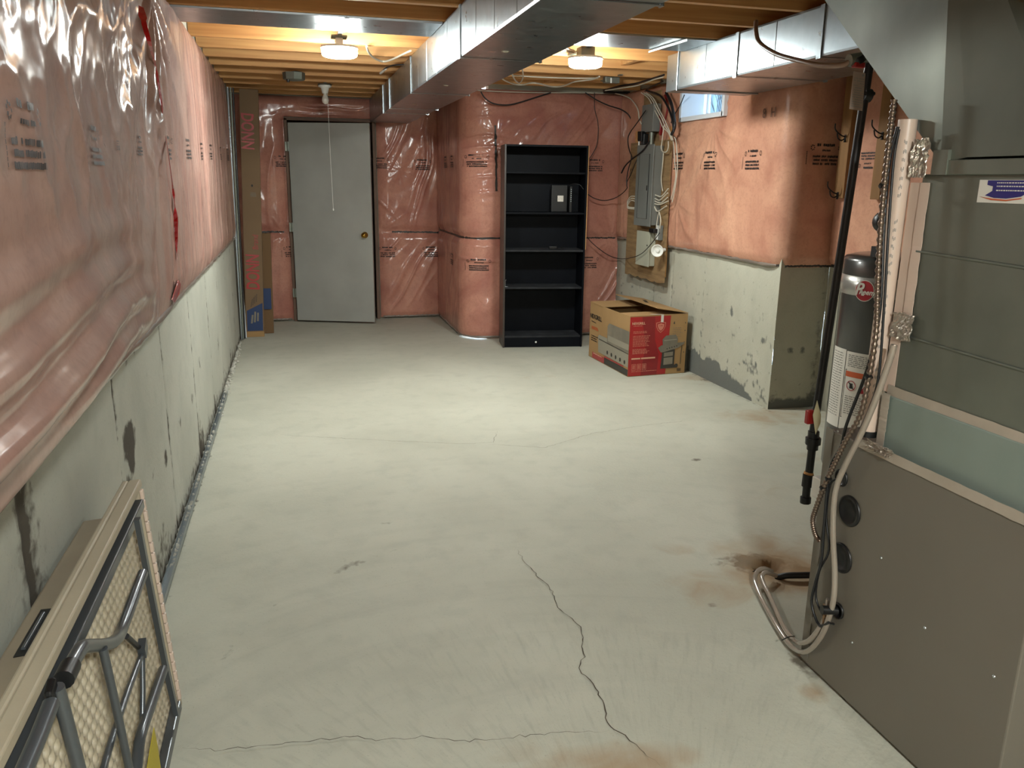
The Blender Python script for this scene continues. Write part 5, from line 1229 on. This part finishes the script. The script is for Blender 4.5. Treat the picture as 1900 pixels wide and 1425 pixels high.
MB().box(2.872, 2.938, 6.37, 6.60, 1.872, 2.09).build('enclosure', X['panelg'], t, bevel=.003)
MB().tube([(2.90, 6.44, 1.87), (2.90, 6.44, 1.768)], .020, 16).tube([(2.90, 6.44, 1.862), (2.90, 6.44, 1.845)], .026, 8).build('conduit', X['galv_dull'], t)
t = thing('splitter_block', 'black plastic splitter and adapters on top of the breaker panel', 'adapter', (2.87, 6.5, 1.768))
rnd = random.Random(14); m = MB(); m.box(2.85, 2.895, 6.49, 6.56, 1.768, 1.86); m.obox((2.84, 6.50, 1.80), (.05, .02, .0), (-.02, .05, 0), (0, .01, .08)); m.build('body', X['black'], t, bevel=.006)
MB().box(2.835, 2.842, 6.55, 6.562, 1.768, 1.80).build('white_label', X['white'], t)

# cables around the panel and under the joists
B_ = lambda y, *pp: [at(px, py, y=y) for px, py in pp]
R_ = lambda x, *pp: [at(px, py, x=x) for px, py in pp]
Zc = lambda z, *pp: [at(px, py, z=z) for px, py in pp]
cable('cable', B_(7.22, (892, 170), (900, 182), (915, 192), (940, 195), (965, 190), (990, 182), (1022, 172)), .006, X['blackc'], 'black cable sagging across the top of the pink wall above the bookcase')
cable('cable', B_(7.24, (872, 167), (930, 170), (1000, 172), (1060, 172), (1118, 173)), .0045, X['offwhite'], 'straight off-white cable along the top of the pink wall')
cable('cable', B_(7.05, (1086, 172), (1108, 186), (1130, 196), (1152, 203), (1166, 213), (1176, 232), (1184, 242), (1190, 243), (1192, 236), (1183, 234), (1174, 240), (1175, 247), (1186, 248), (1193, 240)), .0055, X['blackc'], 'black cable sagging from the ceiling and looping left of the raceway')
cable('cable', B_(7.21, (1103, 172), (1103, 190), (1104, 205), (1109, 225), (1110, 245), (1107, 270), (1098, 288), (1091, 297)), .0035, X['blackc'], 'thin dark cord hanging beside the top right of the bookcase')
cable('cable', B_(7.18, (1090, 360), (1103, 368), (1120, 372), (1137, 369)) + R_(2.85, (1152, 361), (1163, 350), (1163, 345)), .0042, X['blackc'], 'black cord drooping from the bookcase edge towards the panel')
cable('cable', R_(2.82, (1205, 262), (1192, 280), (1172, 296), (1160, 308), (1153, 321)), .0065, X['blackc'], 'thick black cable ending loose left of the breaker panel')
cable('cable', R_(2.84, (1198, 205), (1182, 228), (1168, 248), (1165, 262), (1168, 280), (1172, 292), (1167, 310), (1163, 330), (1163, 345)), .0045, X['blackc'], 'black cord hanging in a bow at the left of the panel')
cable('cable', R_(2.85, (1193, 270), (1180, 300), (1172, 320), (1163, 338)), .0035, X['blackc'], 'thin black wire slanting down beside the panel')
for i, (dx, c) in enumerate(((0, 0), (5, 4), (9, 8))):
    cable('cable', R_(2.885 - .004 * i, (1190 + dx, 172), (1203 + dx, 182), (1214 + dx, 203), (1224 + dx, 222), (1230 + dx, 236), (1240 + dx * .4, 246), (1246 + dx * .3, 260)), .0045, X['offwhite'],
          ('leftmost off-white cable sweeping from the joists down past the raceway', 'middle off-white cable sweeping from the joists down past the raceway', 'rightmost off-white cable sweeping from the joists down past the raceway')[i])
cable('cable', R_(2.86, (1121, 168), (1130, 172), (1150, 175), (1168, 182), (1178, 193), (1184, 205), (1186, 220), (1190, 230)), .005, X['offwhite'], 'off-white cable curving in from the left above the panel')
cable('cable', R_(2.88, (1232, 232), (1229, 258), (1227, 275), (1231, 282), (1237, 281), (1240, 273), (1240, 262)), .0045, X['offwhite'], 'off-white loop hanging at the top right of the breaker panel')
cable('cable', R_(2.905, (1246, 250), (1253, 258), (1256, 280), (1257, 310), (1254, 340), (1250, 362), (1247, 375)), .0045, X['offwhite'], 'off-white cable bowing past the right edge of the plywood')
cable('cable', R_(2.905, (1248, 255), (1250, 270), (1252, 300), (1254, 325), (1250, 350), (1245, 370)), .004, X['offwhite'], 'second off-white cable close along the right edge of the plywood')
cable('cable', R_(2.90, (1231, 284), (1229, 310), (1227, 330), (1228, 345), (1230, 355)), .004, X['offwhite'], 'off-white wire hanging between the panel and the plywood edge')
for i, (a, b, cc) in enumerate((((1212, 360), (1228, 364), (1240, 350)), ((1212, 366), (1225, 371), (1239, 358)), ((1213, 372), (1227, 376), (1239, 366)), ((1213, 377), (1226, 379), (1240, 373)), ((1214, 382), (1221, 392), (1237, 382)))):
    mid = ((a[0] + b[0]) / 2 - 1, (a[1] + b[1]) / 2 + 1)
    cable('cable', R_(2.872, a, mid, b, cc), .0052, X['offwhite'], ('topmost', 'second', 'middle', 'fourth', 'lowest')[i] + ' of five off-white cable bends entering the right side of the panel', group='cable bends beside the panel')
for i, yy in enumerate((0, 4, 8)):
    cable('cable', [(2.875, 6.568, 1.34 - .006 * yy)] + R_(2.86, (1172, 364 + yy), (1166, 370 + yy), (1164, 376 + yy), (1167, 384 + yy * .4)) + [(2.875, 6.568, 1.255 - .002 * yy)], .004, X['offwhite'], ('topmost', 'middle', 'lowest')[i] + ' of three off-white cable bends on the left side of the panel', group='cable bends on the left of the panel')
cable('cable', R_(2.87, (1223, 393), (1220, 405), (1218, 422)), .0035, X['offwhite'], 'thin white lead running down to the outlet box')
cable('cable', R_(2.865, (1223, 393), (1226, 408), (1224, 424)), .0045, X['offwhite'], 'white lead just right of the thin one at the outlet box')
cable('cable', R_(2.84, (1224, 432), (1212, 448), (1200, 462), (1188, 472), (1172, 478)) + B_(7.2, (1150, 480), (1130, 474), (1112, 462), (1098, 450), (1091, 442)), .0035, X['blackc'], 'black cord running from the outlet across the wall to the bookcase')
cable('cable', R_(2.87, (1236, 172), (1245, 190), (1250, 215), (1252, 235), (1246, 250)), .012, X['blackc'], 'thick black cable bundle in the corner behind the off-white cables')
cable('cable', R_(2.86, (1200, 168), (1225, 178), (1240, 200), (1248, 225), (1250, 245)), .009, X['blackc'], 'black cable arching over the raceway')
cable('cable', R_(2.93, (1270, 176), (1262, 195), (1250, 215), (1245, 228)), .004, X['blackc'], 'thin black wire slanting down from the window corner')
cable('cable', R_(2.94, (1234, 176), (1238, 190), (1238, 205), (1232, 230), (1226, 250)), .008, X['redw'], 'dark red cable behind the bundle right of the raceway')
cable('cable', R_(2.93, (1222, 205), (1226, 230), (1224, 250)), .008, X['redw'], 'short dark red cable beside the conduit')
cable('cable', B_(7.2, (1120, 170), (1145, 172), (1170, 172), (1200, 170), (1215, 172)), .012, X['blackc'], 'black cable bundle along the ceiling edge left of the panel')
z4 = 2.235
cable('cable', Zc(z4, (1120, 168), (1150, 160), (1180, 155), (1210, 146), (1232, 139)), .008, X['blackc'], 'black cable climbing from the corner to the right duct')
cable('cable', Zc(z4 - .01, (1123, 168), (1155, 163), (1185, 158), (1212, 148), (1230, 143)), .005, X['offwhite'], 'off-white cable climbing beside the black one to the right duct')
cable('cable', Zc(z4 - .01, (1196, 170), (1205, 163), (1215, 158), (1230, 151)), .006, X['blackc'], 'short black cable rising to the end of the right duct')
cable('cable', Zc(2.238, (925, 141), (938, 150), (955, 156), (970, 157), (985, 154), (1000, 155), (1020, 160), (1035, 161), (1050, 158), (1065, 152), (1085, 149), (1100, 147), (1112, 142)), .0062, X['offwhite'], 'wavy off-white cable under the joists between the ducts')
cable('cable', Zc(2.236, (948, 128), (952, 142), (958, 151), (965, 153), (970, 145), (970, 133), (967, 122)), .0055, X['offwhite'], 'off-white cable loop hanging beside the main duct')
cable('cable', Zc(2.24, (1036, 86), (1048, 93), (1062, 97), (1068, 97)), .007, X['offwhite'], 'white cable feeding the light between the ducts')
cable('cable', Zc(2.24, (1040, 84), (1052, 90), (1066, 94)), .005, X['offwhite'], 'second thin cable feeding the light between the ducts')
cable('cable', Zc(2.244, (950, 140), (1000, 143), (1060, 145), (1110, 145)), .005, X['offwhite'], 'straight off-white cable stapled under the joists between the ducts')
cable('cable', Zc(2.236, (680, 86), (684, 97), (692, 106), (703, 112), (714, 114), (728, 110), (745, 102), (762, 94)), .0068, X['offwhite'], 'off-white cable sagging from the left light towards the main duct')
cable('cable', Zc(2.24, (345, 70), (352, 92), (360, 115), (366, 128)), .006, X['offwhite'], 'short off-white cable end hanging by the top of the left wall')
cable('cable', Zc(2.236, (710, 132), (716, 126), (730, 121), (750, 120)), .005, X['blackc'], 'dark cable end with a bare white tip beside the main duct')
MB().tube(Zc(2.236, (706, 136), (716, 127)), .009, 8).build('cable_tip', X['white'], None, label='white tip of the dark cable beside the main duct', cat='connector')
q = at(1132, 148, z=2.24); t = thing('junction_box', 'small dark junction box under the joists above the wavy cable end', 'junction box', (q[0], q[1], 2.2))
MB().box(q[0] - .05, q[0] + .07, q[1] - .03, q[1] + .03, 2.215, 2.262).build('box', X['galv_dull'], t, bevel=.004)
MB().box(q[0] - .01, q[0] + .002, q[1] - .034, q[1] - .0305, 2.212, 2.25).build('clamp', X['white'], t)
MB().box(q[0], q[0] + .02, q[1] - .21, q[1] + .21, 2.2505, 2.258).build('bar_hanger', X['galv_dull'], t)

# ---------------------------------------------------------------- folded tables leaning on the left wall
def tplane(y, s, out=0.0, T=None):
    """s: height up the table 0..1; out: towards the room"""
    x0_, z0_, x1_, z1_ = T; n = Vector((z1_ - z0_, 0, -(x1_ - x0_))).normalized()
    return Vector((x0_ + (x1_ - x0_) * s, y, z0_ + (z1_ - z0_) * s)) + n * out
T1_ = (-.378, .004, -.424, .690)
tb = thing('folding_table', 'beige plastic folding table leaning with its underside and steel legs facing the room', 'table', (-.40, 1.2, 0))
tp = lambda y, s, o=0.0: tplane(y, s, o, T1_)
Yf, Yn = 2.165, .34
def tbox(m, ya, yb_, s0, s1, o0, o1):
    a = tp(ya, s0, o0); m.obox(a, Vector((0, yb_ - ya, 0)), tp(ya, s1, o0) - a, tp(ya, s0, o1) - a)
m = MB(); tbox(m, Yn, Yf, 0.0, 1.0, -.047, -.030); m.build('tabletop', X['table'], tb, bevel=.005)
rm = MB(); tbox(rm, Yn, Yf, .968, 1.0, -.030, .0); rm.build('rim', X['table'], tb, bevel=.004)
m = MB(); tbox(m, Yn, Yf, 0.0, .032, -.030, .0); m.build('rim', X['table'], tb, bevel=.004)
m = MB(); n = 21    # scalloped end rim
for k in range(n):
    s0, s1 = .034 + .930 * k / n, .034 + .930 * (k + .93) / n; tbox(m, Yf - .016, Yf - .001, s0, s1, -.030, .002)
m.build('rim', X['pvc'], tb, bevel=.0035)
tbx = MB(); tbox(tbx, Yf - .028, Yf - .017, .02, .98, -.030, -.006); tbx.build('rim', X['table'], tb)
# dimpled honeycomb underside
ny, ns = 900, 340
yy = np.linspace(Yn + .02, Yf - .028, ny); ss = np.linspace(.034, .966, ns); Yg, Sg = np.meshgrid(yy, ss, indexing='ij')
zz = Sg * .686; p_ = .031; row = np.floor(zz / (p_ * .8)); cy_ = (Yg / p_ + .5 * (row % 2)) % 1 - .5; cz_ = (zz / (p_ * .8)) % 1 - .5
dd = np.sqrt((cy_ * 1.25) ** 2 + (cz_) ** 2); hh = -.017 * np.clip(1 - dd / .36, 0, 1) ** .6 + .003 * np.clip((dd - .42) / .2, 0, 1)
hh = hh + .0022 * np.exp(-((cy_ - .28) ** 2 + (cz_ + .30) ** 2) / .02)
n_ = (tp(1, 0, 1) - tp(1, 0, 0)); base = tp(0, 0, 0); upv = tp(0, 1, 0) - base
P = np.stack([base.x + upv.x * Sg + n_.x * (hh - .016), Yg, base.z + upv.z * Sg + n_.z * (hh - .016)], -1)
grid_mesh('dimpled_underside', P, X['table'], None, tb, None, False)
# steel frame, folded legs and braces
tA = lambda x, *pp: [Vector(at(px, py, x=x)) for px, py in pp]
def tubes(name, segs, r, mtl='tsteel', lab=None, parent=tb):
    m = MB()
    for s_ in segs: m.tube(s_, r, 12)
    return m.build(name, X[mtl], parent, label=lab)
m = MB(); tbox(m, Yn + .03, Yf - .06, .915, .950, -.012, .010); m.build('side_rail', X['tsteel'], tb, bevel=.003)
m = MB(); tbox(m, Yn + .03, Yf - .07, .045, .085, -.012, .012); m.build('side_rail', X['tsteel'], tb, bevel=.003)
brn = [tA(-.40, (248, 966))[0], tA(-.392, (266, 1062))[0], tA(-.382, (301, 1238))[0], tA(-.372, (322, 1330))[0]]
m = MB()
for a, b in zip(brn[:-1], brn[1:]):
    d = b - a; m.obox(a, d, Vector((0, .020, 0)), Vector((.012, 0, 0)))
m.build('cross_bar', X['tsteel'], tb)
leg1 = smooth_path(tA(-.372, (265, 1064), (252, 1098), (226, 1168)) + tA(-.362, (215, 1187), (196, 1196), (160, 1199), (148, 1207), (126, 1244)), 5)
tubes('leg', [leg1], .0115)
tubes('leg_foot', [tA(-.360, (131, 1235), (118, 1262))], .015, 'black')
leg2 = smooth_path(tA(-.368, (303, 1242), (283, 1300), (262, 1362), (256, 1400), (252, 1440)), 4); tubes('leg', [leg2], .0115)
tubes('brace', [tA(-.355, (191, 1203), (216, 1315), (243, 1440))], .0075)
tubes('brace', [tA(-.362, (106, 1275), (125, 1345), (150, 1440))], .010)
tubes('brace', [tA(-.378, (264, 1212), (265, 1280), (264, 1352))], .006)
tubes('brace', [tA(-.378, (234, 1180), (264, 1208))], .006, 'black')
tubes('brace', [tA(-.374, (263, 1214), (240, 1275), (225, 1318), (205, 1380), (188, 1440))], .0065)
m = MB(); q = tA(-.376, (262, 1208))[0]; m.obox(q + Vector((-.004, -.012, -.012)), (.016, 0, 0), (0, .026, .012), (0, -.008, .028)); m.build('bracket', X['tsteel'], tb)
m = MB(); q = tA(-.368, (98, 1290))[0]; m.obox(q + Vector((-.006, -.015, -.01)), (.012, 0, 0), (0, .028, .01), (0, -.006, .026)); m.build('bracket', X['black'], tb, bevel=.004)
tubes('leg', [tA(-.366, (95, 1305), (70, 1370), (40, 1440))], .0115)
m = MB(); q4 = tA(-.372, (285, 1350), (292, 1385), (300, 1440), (270, 1440), (278, 1390)); m.prism([tuple(v) for v in q4], (.001, 0, 0)); m.build('sticker', X['yellow'], tb, label='yellow sticker')
# second table behind it
T2_ = (-.455, .004, -.500, .655)
t2b = thing('folding_table', 'taupe folding table with a black carry handle, tucked behind the beige one', 'table', (-.48, 1.2, 0))
tp2 = lambda y, s, o=0.0: tplane(y, s, o, T2_)
m = MB(); a = tp2(.2, 0, -.03); m.obox(a, Vector((0, 1.80, 0)), tp2(.2, 1, -.03) - a, tp2(.2, 0, .022) - a); m.build('tabletop', X['table_dk'], t2b, bevel=.006)
q = at(95, 1150, x=-.49); q2 = at(44, 1227, x=-.49); zt2 = tp2(1, 1, 0).z
m = MB(); m.box(-.505, -.485, q2[1], q[1], zt2 - .004, zt2 + .0015); hd = m.build('handle_recess', X['black'], t2b)
m = MB(); m.tube([(-.495, q2[1] + .02, zt2 + .003), (-.495, q[1] - .02, zt2 + .003)], .004, 8); m.build('handle_bar', X['tsteel'], t2b)
